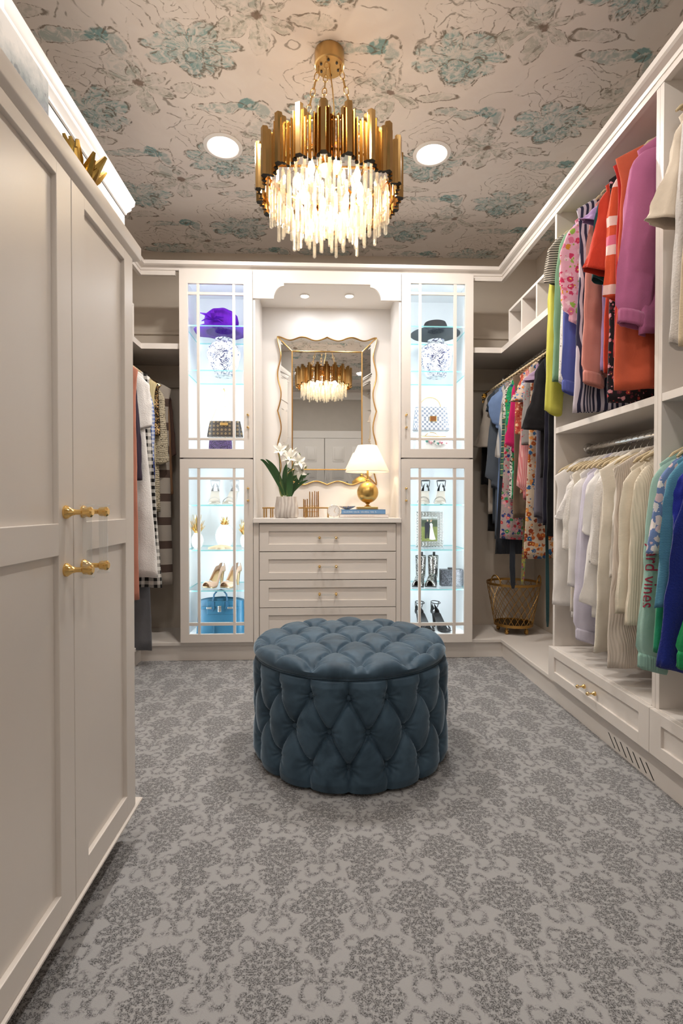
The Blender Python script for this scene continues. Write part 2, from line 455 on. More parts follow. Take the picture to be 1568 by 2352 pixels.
for a, c in ((-0.76, -0.665), (0.805, 0.90)): box(bm, a, c, YN, YN + 0.025, 0, 2.035, 0.003)
box(bm, -0.78, 0.92, YN, YN + 0.028, 2.035, 2.15, 0.003)
struct('trim_1', bm, WHITEW)
struct('trim_2', sweep(new(), [(XR, YN), (XL, YN)], [(0, CEIL), (-0.07, CEIL), (-0.06, CEIL - .02), (-0.02, CEIL - .07), (-0.012, CEIL - .1), (0, CEIL - .1)]), WHITEW)
# ------------------------------------------------------------------ plinth, crown
KY, KXR, KXL = 3.262, 1.178, -1.128
struct('baseboard_back', box(box(new(), KXL, KXR, KY, YB, 0, 0.096), KXL - 0.0, KXR, KY - 0.016, YB, 0.096, PLAT, 0.004), PAINT)
struct('baseboard_right', box(box(new(), KXR, XR, YN, YB, 0, 0.096), KXR - 0.016, XR, YN, YB, 0.0965, PLAT + .0005, 0.004), PAINT)
struct('baseboard_left', box(box(new(), XL, KXL, 2.5, YB, 0, 0.096), XL, KXL + 0.016, 2.5, YB, 0.0965, PLAT + .0005, 0.004), PAINT)
bbr = bpy.data.objects['baseboard_right']
# slanted vent slots on the right kick board, openings' shade painted as black strips
SL0 = [(1397, 1682, 1412, 1719), (1410, 1693, 1423, 1726), (1424, 1704, 1438, 1740), (1439, 1716, 1453, 1752), (1453, 1727, 1468, 1765), (1469, 1740, 1484, 1776), (1483, 1751, 1501, 1793)]
for (xa, ya, xb, yb) in SL0:
    p = U(xa, ya, 'x', KXR); q = U(xb, yb, 'x', KXR)
    bm = new(); w = 0.0035
    prism(bm, [(p.y - w, p.z), (p.y + w, p.z), (q.y + w, q.z), (q.y - w, q.z)], 'x', KXR - 0.0006, KXR + 0.004)
    obj('vent_slot_shade', bm, BLACK, bbr, smooth=False)
PATH = [(FL, 2.575), (FL, YF + .03), (FR, YF + .03), (FR, YN)]
struct('trim_3', sweep(new(), PATH, [(0.02, ZT + .003), (0.0, ZT + .003), (-0.004, ZT + .016), (-0.022, ZT + .024), (-0.03, ZT + .03), (-0.03, ZT + .052), (0.02, ZT + .052)]), PAINT)
# lower rail under the crown along the side units and the open corners
struct('trim_4', sweep(new(), [(FR - 0.17 - 0.02, YF + .03), (FR, YF + .03), (FR, YN)], [(0.02, ZT - .028), (-0.002, ZT - .028), (-0.004, ZT - .010), (0.004, ZT - .006), (0.004, ZT + .006), (0.02, ZT + .006)]), PAINT)
struct('trim_5', sweep(new(), [(FL, 2.575), (FL, YF + .03), (FL + 0.21, YF + .03)], [(0.02, ZT - .028), (-0.002, ZT - .028), (-0.004, ZT - .010), (0.004, ZT - .006), (0.004, ZT + .006), (0.02, ZT + .006)]), PAINT)

# ------------------------------------------------------------------ joinery helpers
def shaker(bm, ax, a0, a1, z0, z1, front, out, th=0.02, rail=0.055, rec=0.009, rz0=None, rz1=None, mid=None):
    """framed front; ax 'y': spans x, ax 'x': spans y. out = sign of the outward direction along ax"""
    rz0 = rz0 or rail; rz1 = rz1 or rail
    def B(p0, p1, q0, q1, f0, f1, bev):
        f0, f1 = min(f0, f1), max(f0, f1)
        if ax == 'y': box(bm, p0, p1, f0, f1, q0, q1, bev)
        else: box(bm, f0, f1, p0, p1, q0, q1, bev)
    b = front - out * th
    B(a0, a0 + rail, z0, z1, b, front, 0.0015); B(a1 - rail, a1, z0, z1, b, front, 0.0015)
    B(a0 + rail - .002, a1 - rail + .002, z0, z0 + rz0, b, front, 0.0015); B(a0 + rail - .002, a1 - rail + .002, z1 - rz1, z1, b, front, 0.0015)
    if mid: B(a0 + rail - .002, a1 - rail + .002, mid[0], mid[1], b, front, 0.0015)
    B(a0 + rail - .004, a1 - rail + .004, z0 + rz0 - .004, z1 - rz1 + .004, b, front - out * rec, 0)
    return bm
def pull(parent, p, q, out, proj=0.03, r=0.0055, cap='ball', bar_ext=0.012):
    """gold posts at p and q carrying a clear bar"""
    p, q, out = Vector(p), Vector(q), Vector(out); d = (q - p).normalized()
    for c in (p, q):
        bm = new()
        tube(bm, [c - out * 0.002, c + out * 0.004, c + out * 0.012, c + out * (proj - 0.006)], [r * 1.5, r * 1.5, r * 0.55, r * 0.55], 10)
        ball(bm, c + out * proj, r * 1.35, u=10, v=7)
        obj('handle_post', bm, GOLD, parent, label='polished gold handle post')
    bm = new(); tube(bm, [p - d * bar_ext + out * proj, q + d * bar_ext + out * proj], r * 1.05, 10)
    obj('handle_bar', bm, ACRYL, parent, label='clear acrylic handle bar')

# ------------------------------------------------------------------ glass display cabinets
def bx(px, y=YF): return U(px, 1160, 'y', y).x
def bz(py, px, y=YF): return U(px, py, 'y', y).z
CABS = {}
def glass_cabinet(side, x0p, x1p, g0p, g1p, m0, m1, hpx, label, shelves):
    x0, x1 = bx(x0p), bx(x1p); cpx = (x0p + x1p) / 2
    zt, zb, zm = ZT, bz(1476, cpx), bz(1053, cpx)
    t = thing('display_cabinet', label, 'cabinet', ((x0 + x1) / 2, (YF + YB) / 2, PLAT), 0, 'tall glass door display cabinets')
    yb = YB - 0.003; yf = YF + 0.021
    bm = new()
    box(bm, x0, x0 + .018, yf, yb, PLAT, zt); box(bm, x1 - .018, x1, yf, yb, PLAT, zt)
    box(bm, x0, x1, yb - .012, yb, PLAT, zt); box(bm, x0, x1, yf, yb, zt - .02, zt)
    box(bm, x0, x1, yf, yb, PLAT, PLAT + .025); box(bm, x0, x1, yf, yb, zm - .01, zm + .01)
    o = obj('carcass', bm, CABIN, t, smooth=False)
    bm = new(); box(bm, x0 - .0015, x0, yf, yb, PLAT, zt); box(bm, x1, x1 + .0015, yf, yb, PLAT, zt)
    obj('side_skin', bm, PAINT, t, smooth=False)
    lights = []
    for (za, zc, zs, hy) in ((zm + .004, zt - .002, None, (954, 982.7)), (zb, zm - .004, None, (1122, 1150))):
        upper = za > 1.0
        gz1 = bz(651.6 if upper else 1075.6, cpx); gz0 = bz(1031 if upper else 1456.7, cpx)
        gx0, gx1 = bx(g0p), bx(g1p)
        bm = new()
        box(bm, x0 + .001, gx0, YF, YF + .02, za, zc, .0015); box(bm, gx1, x1 - .001, YF, YF + .02, za, zc, .0015)
        box(bm, gx0 - .002, gx1 + .002, YF, YF + .02, za, gz0, .0015); box(bm, gx0 - .002, gx1 + .002, YF, YF + .02, gz1, zc, .0015)
        dr = obj('door', bm, PAINT, t, smooth=False)
        xs = [gx0, bx(m0[0]), bx(m0[1]), bx(m1[0]), bx(m1[1]), gx1]
        ys = (670.5, 677, 1005.5, 1011) if upper else (1096, 1101.5, 1430.5, 1437.5)
        zz = [gz1] + [bz(v, cpx) for v in ys] + [gz0]
        for k in (1, 3):
            obj('mullion', box(new(), xs[k], xs[k + 1], YF + .002, YF + .018, gz0 - .002, gz1 + .002, .001), PAINT, dr, smooth=False)
            obj('mullion', box(new(), gx0 - .002, gx1 + .002, YF + .003, YF + .017, zz[k + 1], zz[k], .001), PAINT, dr, smooth=False)
        for i in range(3):
            for j in range(3):
                obj('pane', box(new(), xs[2 * i], xs[2 * i + 1], YF + .009, YF + .012, zz[2 * j + 1], zz[2 * j]), GLASS, dr, smooth=False)
        pull(dr, (bx(hpx), YF, bz(hy[1], hpx)), (bx(hpx), YF, bz(hy[0], hpx)), (0, -1, 0), 0.026, 0.0048, bar_ext=0.014)
        for xx, dx in ((x0 + .03, 0.55), (x1 - .03, -0.55)):
            st = obj('light_strip', box(new(), xx - .006, xx + .006, YF + .022, YF + .028, za + .05, zc - .05), CABIN, t, smooth=False)
            l = area('cabinet_led', (xx, YF + .031, (za + zc) / 2), 0.02, LED_POWER, (0.86, 0.94, 1.0), size_y=zc - za - 0.12)
            l.rotation_euler = Vector((dx, 1.0, 0)).to_track_quat('-Z', 'Y').to_euler()
    zsh = []
    for spy in shelves:
        z = U(cpx, spy, 'y', YF + .045).z
        m = mesh_from(box(new(), x0 + .019, x1 - .019, YF + .045, yb - .014, z - .008, z), 'glass_shelf', False)
        m.materials.append(SHELFG); m.materials.append(EDGEG)
        for f in m.polygons: f.material_index = 0 if abs(f.normal.z) > .5 else 1
        obj('glass_shelf', m, None, t)
        zsh.append(z)
    CABS[side] = dict(x0=x0, x1=x1, cx=(x0 + x1) / 2, sh=zsh, zm=zm + .01, zb=PLAT + .025)
LED_POWER = 1.9
glass_cabinet('L', 412.5, 581, 432.8, 560, (452.8, 459), (534.5, 540.5), 570, 'tall lit display cabinet holding the purple hat and the teal blue handbag', (747, 849.6, 1159.4, 1263, 1356))
glass_cabinet('R', 921, 1086, 942.5, 1066.5, (961, 967), (1040.5, 1047.5), 932, 'tall lit display cabinet holding the black hat and the jewelled photo frame', (749, 852, 1158.5, 1262, 1353))

# ------------------------------------------------------------------ niche and dresser between them
NX0, NX1 = bx(581) + .0015, bx(921) - .0015
t = thing('vanity_niche', 'lit white niche with a scalloped valance framing the gold edged mirror', 'niche', ((NX0 + NX1) / 2, (YF + YB) / 2, 0.9))
ZN = U(750, 708, 'y', YB - .015).z
ZC = U(750, 1190, 'y', YF - .005).z       # countertop surface
obj('back_panel', box(new(), NX0, NX1, YB - .014, YB - .002, ZC, ZN + .01), NICHE, t, smooth=False)
for a, c in ((NX0, NX0 + .012), (NX1 - .012, NX1)): obj('side_panel', box(new(), a, c, YF + .012, YB - .014, ZC, ZT), NICHE, t, smooth=False)
obj('top_panel', box(new(), NX0, NX1, YF + .02, YB - .002, ZN, ZN + .02), NICHE, t, smooth=False)
def arc(cx, cz, r, a0, a1, n=8): return [(cx + r * math.cos(a0 + (a1 - a0) * k / n), cz + r * math.sin(a0 + (a1 - a0) * k / n)) for k in range(n + 1)]
vz0, vz1, vs0 = bz(687.5, 750), bz(651.5, 750), bz(658, 750)
xa, xb2, xc, xd = bx(629), bx(652.5), bx(850), bx(874.5)
qr = vs0 - vz0
def quarter(x0, x1):   # concave quarter between (x0,vz0) and (x1,vs0)
    return [(x1 + (x0 - x1) * math.cos(k / 8 * PI / 2), vz0 + qr * math.sin(k / 8 * PI / 2)) for k in range(9)]
poly = [(NX0, ZT), (NX0, vz0)] + quarter(xa, xb2) + [(xb2, vz1), (xc, vz1)] + list(reversed(quarter(xd, xc))) + [(NX1, vz0), (NX1, ZT)]
obj('valance', prism(new(), poly, 'y', YF + .002, YF + .02), PAINT, t, smooth=False)
def can_light(x, y, z, r, label, group, glow):
    d = thing('recessed_light', label, 'ceiling light', (x, y, z), 0, group)
    lathe_b = lathe(new(), [(r * 1.28, 0.0), (r * 1.28, -.004), (r * 1.05, -.008), (r, -.006), (r, 0.0)], 28, (x, y, z), caps=False)
    obj('trim_ring', lathe_b, WHITEW, d)
    obj('lens', lathe(new(), [(r, -.003), (r * .9, -.004)], 28, (x, y, z)), emit('lamp_lens_%g' % glow, (1.0, 0.95, 0.88), glow), d)
for cx, cy in CAN_POS:
    can_light(cx, cy, CEIL, 0.074, 'round white recessed ceiling light beside the chandelier' if cy > 2 else ('round white recessed ceiling light between chandelier and entrance' if cy > 1 else 'round white recessed ceiling light above the room entrance'), 'ceiling lights beside the chandelier' if cy > 2 else ('ceiling lights before the chandelier' if cy > 1 else 'ceiling lights by the entrance'), 14.0)
for px in (699.5, 802):
    p = U(px, 678.5, 'z', ZN)
    can_light(p.x, p.y, ZN, 0.026, 'small round downlight set in the niche ceiling above the mirror', 'niche downlights', 14.0)
    area('niche_lamp', (p.x, p.y, ZN - .012), 0.045, 1.25, (0.95, 0.97, 1.0))

t = thing('dresser', 'built-in greige dresser with four framed drawers', 'dresser', ((NX0 + NX1) / 2, (YF + YB) / 2, PLAT))
bm = new(); box(bm, NX0, NX1, YF + .022, YB - .003, PLAT - .001, ZC - .03)
obj('carcass', bm, PAINT, t, smooth=False)
for a, c in ((NX0, bx(594)), (bx(910), NX1)): obj('stile', box(new(), a, c, YF + .006, YF + .023, PLAT, ZC - .03, .001), PAINT, t, smooth=False)
for ya, yb_ in ((1203.5, 1266), (1268, 1331), (1333, 1394.5), (1396, 1486)):
    dr = obj('drawer', shaker(new(), 'y', bx(595.5), bx(909), bz(yb_, 750), bz(ya, 750), YF, -1, rail=0.057, rz0=0.045, rz1=0.045), PAINT, t, smooth=False)
    yc = (1235, 1301, 1364, 1440)[(1203.5, 1268, 1333, 1396).index(ya)]
    pull(dr, (bx(733.6), YF - .0, bz(yc, 750)), (bx(771.6), YF, bz(yc, 750)), (0, -1, 0), 0.03, 0.006, bar_ext=0.017)
solo('countertop', box(new(), NX0 + .0005, NX1 - .0005, YF - .022, YB - .015, ZC - .03, ZC, .003), simple('counter_white', (0.82, 0.78, 0.74), 0.22, var=0.02), 'off-white countertop over the drawers carrying lamp and flowers', 'countertop', smooth=False)

# ------------------------------------------------------------------ open corners: shelf, cubbies, rails, hanging rods
def rod(name, x, y0, y1, z, label, flanges=(True, True)):
    t = thing(name, label, 'clothes rod', (x, (y0 + y1) / 2, z), 0, 'closet rods')
    obj('rod', tube(new(), [(x, y0, z), (x, y1, z)], 0.014, 14), CHROME, t)
    for f, y, s in ((flanges[0], y0, 1), (flanges[1], y1, -1)):
        if f: obj('flange', tube(new(), [(x, y, z), (x, y + s * .006, z), (x, y + s * .01, z)], [.026, .026, .016], 16), CHROME, t)
def corner(side):
    s = 1 if side == 'R' else -1
    fx = FR if s > 0 else FL; wx = XR if s > 0 else XL
    yn = 2.513 if s > 0 else 2.6
    cabx = CABS[side]['x1'] + .002 if s > 0 else CABS[side]['x0'] - .002
    zs = 1.99; yc = YF + .03
    poly = [(cabx, yc), (fx, yc), (fx, yn), (wx - s * .001, yn), (wx - s * .001, YB - .001), (cabx, YB - .001)]
    solo('corner_shelf', prism(new(), poly, 'z', zs - .034, zs), PAINT, 'L-shaped greige shelf turning the corner beside the %s display cabinet' % ('black hat' if s > 0 else 'purple hat'), 'shelf', smooth=False)
    # cubby rack on the shelf
    ry0, ry1, zt2 = yn + .001, 3.13, 2.17
    t = thing('cubby_rack', 'low open cubby rack on the corner shelf beside the %s hat cabinet' % ('black' if s > 0 else 'purple'), 'cubby rack', ((fx + wx) / 2, (ry0 + ry1) / 2, zs))
    xa_, xb_ = sorted((fx + s * .002, wx - s * .004))
    for yy in (ry0, ry0 + .20, ry0 + .405, ry1 - .016): obj('divider', box(new(), xa_, xb_, yy, yy + .016, zs, zt2, .001), PAINT, t, smooth=False)
    obj('top', box(new(), xa_, xb_, ry0, ry1, zt2, zt2 + .016, .001), PAINT, t, smooth=False)
    x2a, x2b = sorted((wx - s * .004, wx - s * .016)); obj('back', box(new(), x2a, x2b, ry0, ry1, zs, zt2), PAINT, t, smooth=False)
    # horizontal cleats on the back wall
    x3a, x3b = sorted((cabx, wx - s * .002))
    for k, (za, zb_) in enumerate(((2.17, 2.19), (1.80, 1.955))):
        struct('trim_%d' % (6 + k + (0 if s > 0 else 2)), box(new(), x3a, x3b, YB - .014, YB - .0005, za, zb_, .002), WALLP)
corner('R'); corner('L')
RX = 1.325; LX = -1.22
rod('closet_rod', RX, 2.515, YB - .016, 1.885, 'chrome rod under the corner shelf holding the dresses')
rod('closet_rod', LX, 2.61, YB - .016, 1.885, 'chrome rod holding the clothes behind the tall white wardrobe')

# ------------------------------------------------------------------ right hand towers
Y1, Y2, Y3 = 2.494, 1.729, 0.93
def tower(ya, yb, label, dlabel):
    t = thing('closet_tower', label, 'closet', ((FR + XR) / 2, (ya + yb) / 2, PLAT), 0)
    x1 = XR - .002
    for y in (ya, yb): obj('side_panel', box(new(), FR, x1, y - .0095, y + .0095, PLAT, ZT - .001, .0012), PAINT, t, smooth=False)
    i0, i1 = ya + .010, yb - .010
    obj('back_panel', box(new(), x1 - .012, x1, i0, i1, PLAT, ZT - .001), PAINT, t, smooth=False)
    obj('top_panel', box(new(), FR + .002, x1 - .012, i0, i1, ZT - .02, ZT - .001), PAINT, t, smooth=False)
    obj('shelf', box(new(), FR + .001, x1 - .012, i0, i1, 1.335, 1.363, .0012), PAINT, t, smooth=False)
    obj('deck', box(new(), FR - .002, x1 - .012, i0, i1, 0.262, 0.283, .0012), PAINT, t, smooth=False)
    obj('drawer_box', box(new(), FR + .002, x1 - .012, i0, i1, PLAT, 0.262), PAINT, t, smooth=False)
    dr = obj('drawer', shaker(new(), 'x', ya + .002 - .012, yb - .002 + .010, PLAT + .004, 0.281, FR - .022, -1, rail=0.06, rz0=0.045, rz1=0.04), PAINT, t, smooth=False)
    yc = (ya + yb) / 2; zc = 0.2
    pull(dr, (FR - .022, yc - .042, zc), (FR - .022, yc + .042, zc), (-1, 0, 0), 0.03, 0.0062, bar_ext=0.018)
tower(Y2 + .0005, Y1, 'open greige closet tower holding pink, orange and white clothes over one drawer', '')
tower(Y3, Y2 - .0195, 'open greige closet tower holding cream tops above blue and green sweaters', '')
rod('closet_rod', RX, Y2 + .011, Y1 - .0105, 2.39, 'chrome rod holding the pink and orange tops')
rod('closet_rod', RX, Y2 + .011, Y1 - .0105, 1.262, 'chrome rod holding the white blouses')
rod('closet_rod', RX, Y3 + .0105, Y2 - .030, 2.39, 'chrome rod holding the cream fringed blouse')
rod('closet_rod', RX, Y3 + .0105, Y2 - .030, 1.262, 'chrome rod holding the blue and green sweaters')

# ------------------------------------------------------------------ tall units behind the wardrobe on the left
bm = box(new(), XL + .001, -0.957, 1.405, 2.575, 0.0, 2.44, .002)
t = thing('wall_unit', 'tall white panelled unit with crown moulding behind the gold ornament', 'wall unit', (-1.24, 1.95, 0))
obj('body', bm, PAINT, t, smooth=False)
obj('crown', sweep(new(), [(-0.957, 1.405), (-0.957, 2.575), (XL + .002, 2.575)], [(0.0, 2.40), (0.0, 2.405), (-0.006, 2.41), (-0.008, 2.42), (-0.02, 2.435), (-0.024, 2.442), (-0.024, 2.452), (-0.035, 2.468), (-0.038, 2.492), (0.0, 2.492)]), WHITEW, t)
obj('rail', box(new(), -0.9575, -0.951, 1.405, 2.53, 2.15, 2.156, .001), PAINT, t, smooth=False)
solo('wall_pilaster', box(new(), XL + .001, -0.828, YN + .03, 1.40, 0, CEIL - .001, .002), WHITEW, 'white full height wall casing behind the tall wardrobe', 'casing', smooth=False)

# ------------------------------------------------------------------ the tall wardrobe
AX, AY1, AZ0 = -0.537, 1.52, 0.098
t = thing('wardrobe', 'tall greige two panel wardrobe with clear handles on gold posts', 'wardrobe', (-0.68, 0.9, 0))
ab = -0.826
obj('body', box(new(), ab, AX - .021, -0.1, AY1, AZ0 + .01, 1.70, .0015), PAINT, t, smooth=False)
obj('toe_kick', box(new(), ab, AX - .14, -0.09, AY1 - .09, 0, AZ0 + .011), PAINT, t, smooth=False)
obj('base_moulding', sweep(new(), [(AX - .022, -0.1), (AX - .022, AY1), (ab, AY1)], [(0.03, AZ0), (-.022, AZ0), (-.027, AZ0 + .004), (-.027, AZ0 + .009), (-.023, AZ0 + .0125), (0.03, AZ0 + .0125)]), PAINT, t)
obj('cornice', sweep(new(), [(AX - .022, -0.1), (AX - .022, AY1), (ab, AY1)], [(0.2, 1.69), (-.006, 1.69), (-.028, 1.703), (-.030, 1.706), (-.030, 1.742), (0.2, 1.742)]), PAINT, t)
obj('top_board', box(new(), ab, AX - .03, -0.1, AY1 - .01, 1.70, 1.741), PAINT, t, smooth=False)
YS = 1.139
for k, (a, c, hy) in enumerate(((0.66, YS - .001, YS - .035), (YS + .001, 1.502, YS + .045))):
    dr = obj('door', shaker(new(), 'x', a, c, 0.112, 1.688, AX, 1, th=0.02, rail=0.062, rec=0.011, rz0=0.058, rz1=0.03, mid=(0.878, 0.945)), PAINT, t, smooth=False)
    z0, z1 = 0.846, 0.968
    for z in (z0, z1):
        bm = new()
        prof = [(0.0, .0145), (0.004, .0145), (0.008, .0115), (0.014, .0075), (0.022, .0055), (0.034, .0055), (0.037, .009), (0.041, .0105), (0.047, .0105), (0.050, .0115), (0.054, .011), (0.057, .007)]
        tube(bm, [(AX + d_, hy, z) for d_, _ in prof], [q for _, q in prof], 16)
        obj('handle_post', bm, GOLD, dr, label='polished gold handle post')
    bm = new(); hx = AX + .045
    prof = [(z0 - .017, .001), (z0 - .0165, .013), (z0 - .0145, .0145), (z0 - .012, .011), (z0 - .0105, .0092), (z1 + .0105, .0092), (z1 + .012, .011), (z1 + .0145, .0145), (z1 + .0165, .013), (z1 + .017, .001)]
    lathe(bm, [(q, z_) for z_, q in prof], 20, (hx, hy, 0))
    obj('handle_bar', bm, ACRYL, dr, label='clear acrylic bar with disc ends')
obj('door', shaker(new(), 'x', 0.18, 0.658, 0.112, 1.688, AX, 1, th=0.02, rail=0.062, rec=0.011, rz0=0.058, rz1=0.03, mid=(0.878, 0.945)), PAINT, t, smooth=False)
# ------------------------------------------------------------------ tufted ottoman
def velvet(name, col, dark, sheen):
    b = MB(name); co = b.co()
    nz = b.noise(co, 7.0, 4, 0.6, 0.6)
    b.color(b.mix(nz.ss(0.3, 0.7), dark, col))
    b.set(Roughness=0.55, Sheen_Weight=0.9, Sheen_Roughness=0.30, Specular_IOR_Level=0.25)
    b.p.inputs['Sheen Tint'].default_value = sheen + (1,)
    b.bump(b.noise(co, 900.0, 2), 0.15, 0.001); return b.m
VELVET = velvet('blue_velvet', (0.064, 0.112, 0.162), (0.026, 0.050, 0.076), (0.56, 0.70, 0.82))
_p = U(812, 1838, 'z', 0.0)
OX, OY, OR = _p.x + 0.012, _p.y + 0.392, 0.392
t = thing('ottoman', 'round blue velvet ottoman with deep button tufting and a lift-off lid', 'ottoman', (OX, OY, 0))
OBH = 0.388; NCOL = 17; ROWZ = (0.094, 0.211, 0.328); DR_ = 0.117
def side_f(th, z):
    u = th / (2 * PI) * NCOL; w = (z - ROWZ[1]) / DR_
    e = 0.19
    if abs(w) <= 1:
        a1, a2 = abs(math.sin(PI * (u - w / 2))), abs(math.sin(PI * (u + w / 2))); f = .62 * (a1 * a2) ** .5 + .38 * (1 - math.exp(-(min(a1, a2) / .18) ** 2))
    else: a1 = abs(math.sin(PI * (u - .5))); f = .62 * a1 + .38 * (1 - math.exp(-(a1 / .18) ** 2))
    # pull around the buttons
    for k in (-1, 0, 1):
        uu = (u - (0.5 if k else 0.0)); du = (uu - round(uu)) * (2 * PI * OR / NCOL); dz = z - ROWZ[k + 1]
        rd = math.hypot(du, dz); f -= (0.75 + .12 * math.cos(9 * math.atan2(du, dz))) * math.exp(-(rd / 0.026) ** 2) + .05 * math.cos(9 * math.atan2(du, dz)) * math.exp(-(rd / 0.05) ** 2)
    return f
bm = new(); NT, NZ = 544, 110; rings = []
for j in range(NZ + 1):
    z = 0.012 + (OBH - 0.012) * j / NZ; e = min(1, min(z - 0.0, OBH + .02 - z) / 0.04); ring = []
    for i in range(NT):
        th = 2 * PI * i / NT + 0.11
        f = side_f(2 * PI * i / NT, z)
        r = OR - 0.024 + 0.024 * f * (0.55 + 0.45 * e) - 0.004 * (1 - e)
        ring.append((OX + r * math.sin(th), OY - r * math.cos(th), z))
    rings.append(ring)
rings.append([(OX + (OR - .05) * math.sin(2 * PI * i / NT + .11), OY - (OR - .05) * math.cos(2 * PI * i / NT + .11), OBH + .004) for i in range(NT)])
loft(bm, rings, True, True)
body = obj('body', bm, VELVET, t, angle=1.2)
obj('base_ring', lathe(new(), [(OR - .05, 0.0), (OR - .036, 0.0), (OR - .034, .010), (OR - .05, .014)], 64, (OX, OY, 0)), simple('ottoman_base_black', (0.012, 0.014, 0.018), 0.8), t)
btn = mesh_from(ball(new(), (0, 0, 0), 0.0105, sy=0.55, u=12, v=8), 'button'); btn.materials.append(VELVET)
for k, z in enumerate(ROWZ):
    for i in range(NCOL):
        th = 2 * PI * (i + (0.5 if k != 1 else 0.0)) / NCOL + 0.11
        o = obj('button', btn, None, body, world=False); r = OR - 0.024 + 0.024 * side_f(2 * PI * (i + (0.5 if k != 1 else 0.0)) / NCOL, z) + .009
        o.location = (r * math.sin(th) + OX, -r * math.cos(th) + OY, z); o.rotation_euler = (0, 0, th)
# lid
LR = 0.386; LZ = OBH + 0.006; LDX, LDY = 0.165, 0.135; LOX, LOY = OX + 0.018, OY - 0.325
def lid_f(x, y):
    a, c = (x - LOX) / LDX, (y - LOY) / (2 * LDY)
    p, q = a - c, a + c
    a1, a2 = abs(math.sin(PI * p)), abs(math.sin(PI * q)); f = .6 * (a1 * a2) ** .5 + .4 * (1 - math.exp(-(min(a1, a2) / .16) ** 2))
    pp, qq = p - round(p), q - round(q); ex, ey = (pp + qq) / 2 * LDX, (qq - pp) * LDY; rd = math.hypot(ex, ey); an = math.cos(9 * math.atan2(ex, ey))
    return f - (1.0 + .12 * an) * math.exp(-(rd / .030) ** 2) - .06 * an * math.exp(-(rd / .06) ** 2)
bm = new(); rings = []; NT = 360
for j in range(100):
    s = j / 99.0
    if s < 0.72: r = LR * 0.93 * s / 0.72 + 0.0004; z = LZ + 0.044; top = 1.0
    else:
        a = (s - .72) / .28 * (PI * 0.93); r = LR * 0.93 + LR * 0.07 * math.sin(min(a, PI)) ; z = LZ + 0.022 + 0.022 * math.cos(a); top = max(0.0, math.cos(min(a, PI / 2))) ** .8
        r = LR * 0.93 + LR * 0.07 * math.sin(a)
    ring = []
    for i in range(NT):
        th = 2 * PI * i / NT; x = OX - 0.004 + r * math.cos(th); y = OY + 0.004 + r * math.sin(th)
        rr = min(r, LR * 0.93); f = lid_f(OX + rr * math.cos(th), OY + rr * math.sin(th))
        dome = 0.012 * (1 - (r / LR) ** 2)
        ring.append((x, y, z + dome + (0.0185 * f - 0.010) * top))
    rings.append(ring)
loft(bm, rings, True, True)
lid = obj('lid', bm, VELVET, t, angle=1.2)
obj('piping', tube(new(), [(OX - .004 + (LR * .965) * math.cos(2 * PI * k / 96), OY + .004 + (LR * .965) * math.sin(2 * PI * k / 96), LZ + .001) for k in range(96)], 0.005, 8, closed=True), VELVET, lid)
for j in range(-1, 7):
    for i in range(-4, 5):
        x, y = LOX + (i + 0.5 * (j % 2)) * LDX, LOY + j * LDY
        if math.hypot(x - OX, y - OY) < LR * 0.90:
            o = obj('button', btn, None, lid, world=False); o.rotation_euler = (PI / 2, 0, 0)
            o.location = (x, y, LZ + .044 + 0.012 * (1 - (math.hypot(x - OX, y - OY) / LR) ** 2) - 0.010 - 0.0185 + 0.0085)
for ch in list(body.children) + list(lid.children):
    if ch.name.startswith('button'): ch.location = Vector(ch.location) - Vector((0, 0, 0))

# ------------------------------------------------------------------ chandelier
CX, CY = 0.037, 2.02
t = thing('chandelier', 'round chandelier of gold tubes with a mass of hanging crystal rods', 'chandelier', (CX, CY, 2.02))
bm = lathe(new(), [(0.057, CEIL - .001), (0.058, CEIL - .004), (0.058, CEIL - .052), (0.054, CEIL - .056), (0.0, CEIL - .056)][:4], 32, (CX, CY, 0))
can = obj('canopy', bm, BRASS, t)
for a in (0.3, 1.4, 2.6, 3.6, 4.6, 5.6):
    obj('screw', lathe(new(), [(0.0045, -.06), (0.0045, -.055)], 8, (CX + .036 * math.cos(a), CY + .036 * math.sin(a), CEIL)), DARKH, can)
ZTOP = 2.335
link = bmesh.new(); tube(link, [(0.0085 * math.sin(q) * (1), 0, 0.0185 * math.cos(q)) for q in (2 * PI * k / 14 for k in range(14))], 0.0022, 6, closed=True)
link = mesh_from(link, 'chain_link'); link.materials.append(BRASS)
for a in (PI * 0.97, PI * 1.42, -0.12):
    p0 = Vector((CX + .042 * math.cos(a), CY + .042 * math.sin(a), CEIL - .058)); p1 = Vector((CX + .135 * math.cos(a), CY + .135 * math.sin(a), ZTOP - .02))
    d = p1 - p0; n = int(d.length / 0.031)
    for k in range(n + 1):
        o = obj('chain_link', link, None, t, world=False); o.location = p0 + d * (k / n) - _rootloc(t)
        o.rotation_mode = 'QUATERNION'
        from mathutils import Quaternion
        o.rotation_quaternion = d.to_track_quat('Z', 'Y') @ Quaternion((0, 0, 1), PI / 2 * (k % 2) + a)
obj('cord', tube(new(), [(CX, CY, CEIL - .055), (CX + .012, CY - .01, CEIL - .15), (CX + .02, CY - .01, CEIL - .25), (CX + .004, CY, CEIL - .33), (CX, CY, ZTOP - .04)], 0.0028, 6), BRASS, t)
bm = new()
for rr, zz in ((0.255, ZTOP - .03), (0.255, 2.20), (0.135, ZTOP - .03)):
    tube(bm, [(CX + rr * math.cos(q), CY + rr * math.sin(q), zz) for q in (2 * PI * k / 48 for k in range(48))], 0.005, 6, closed=True)
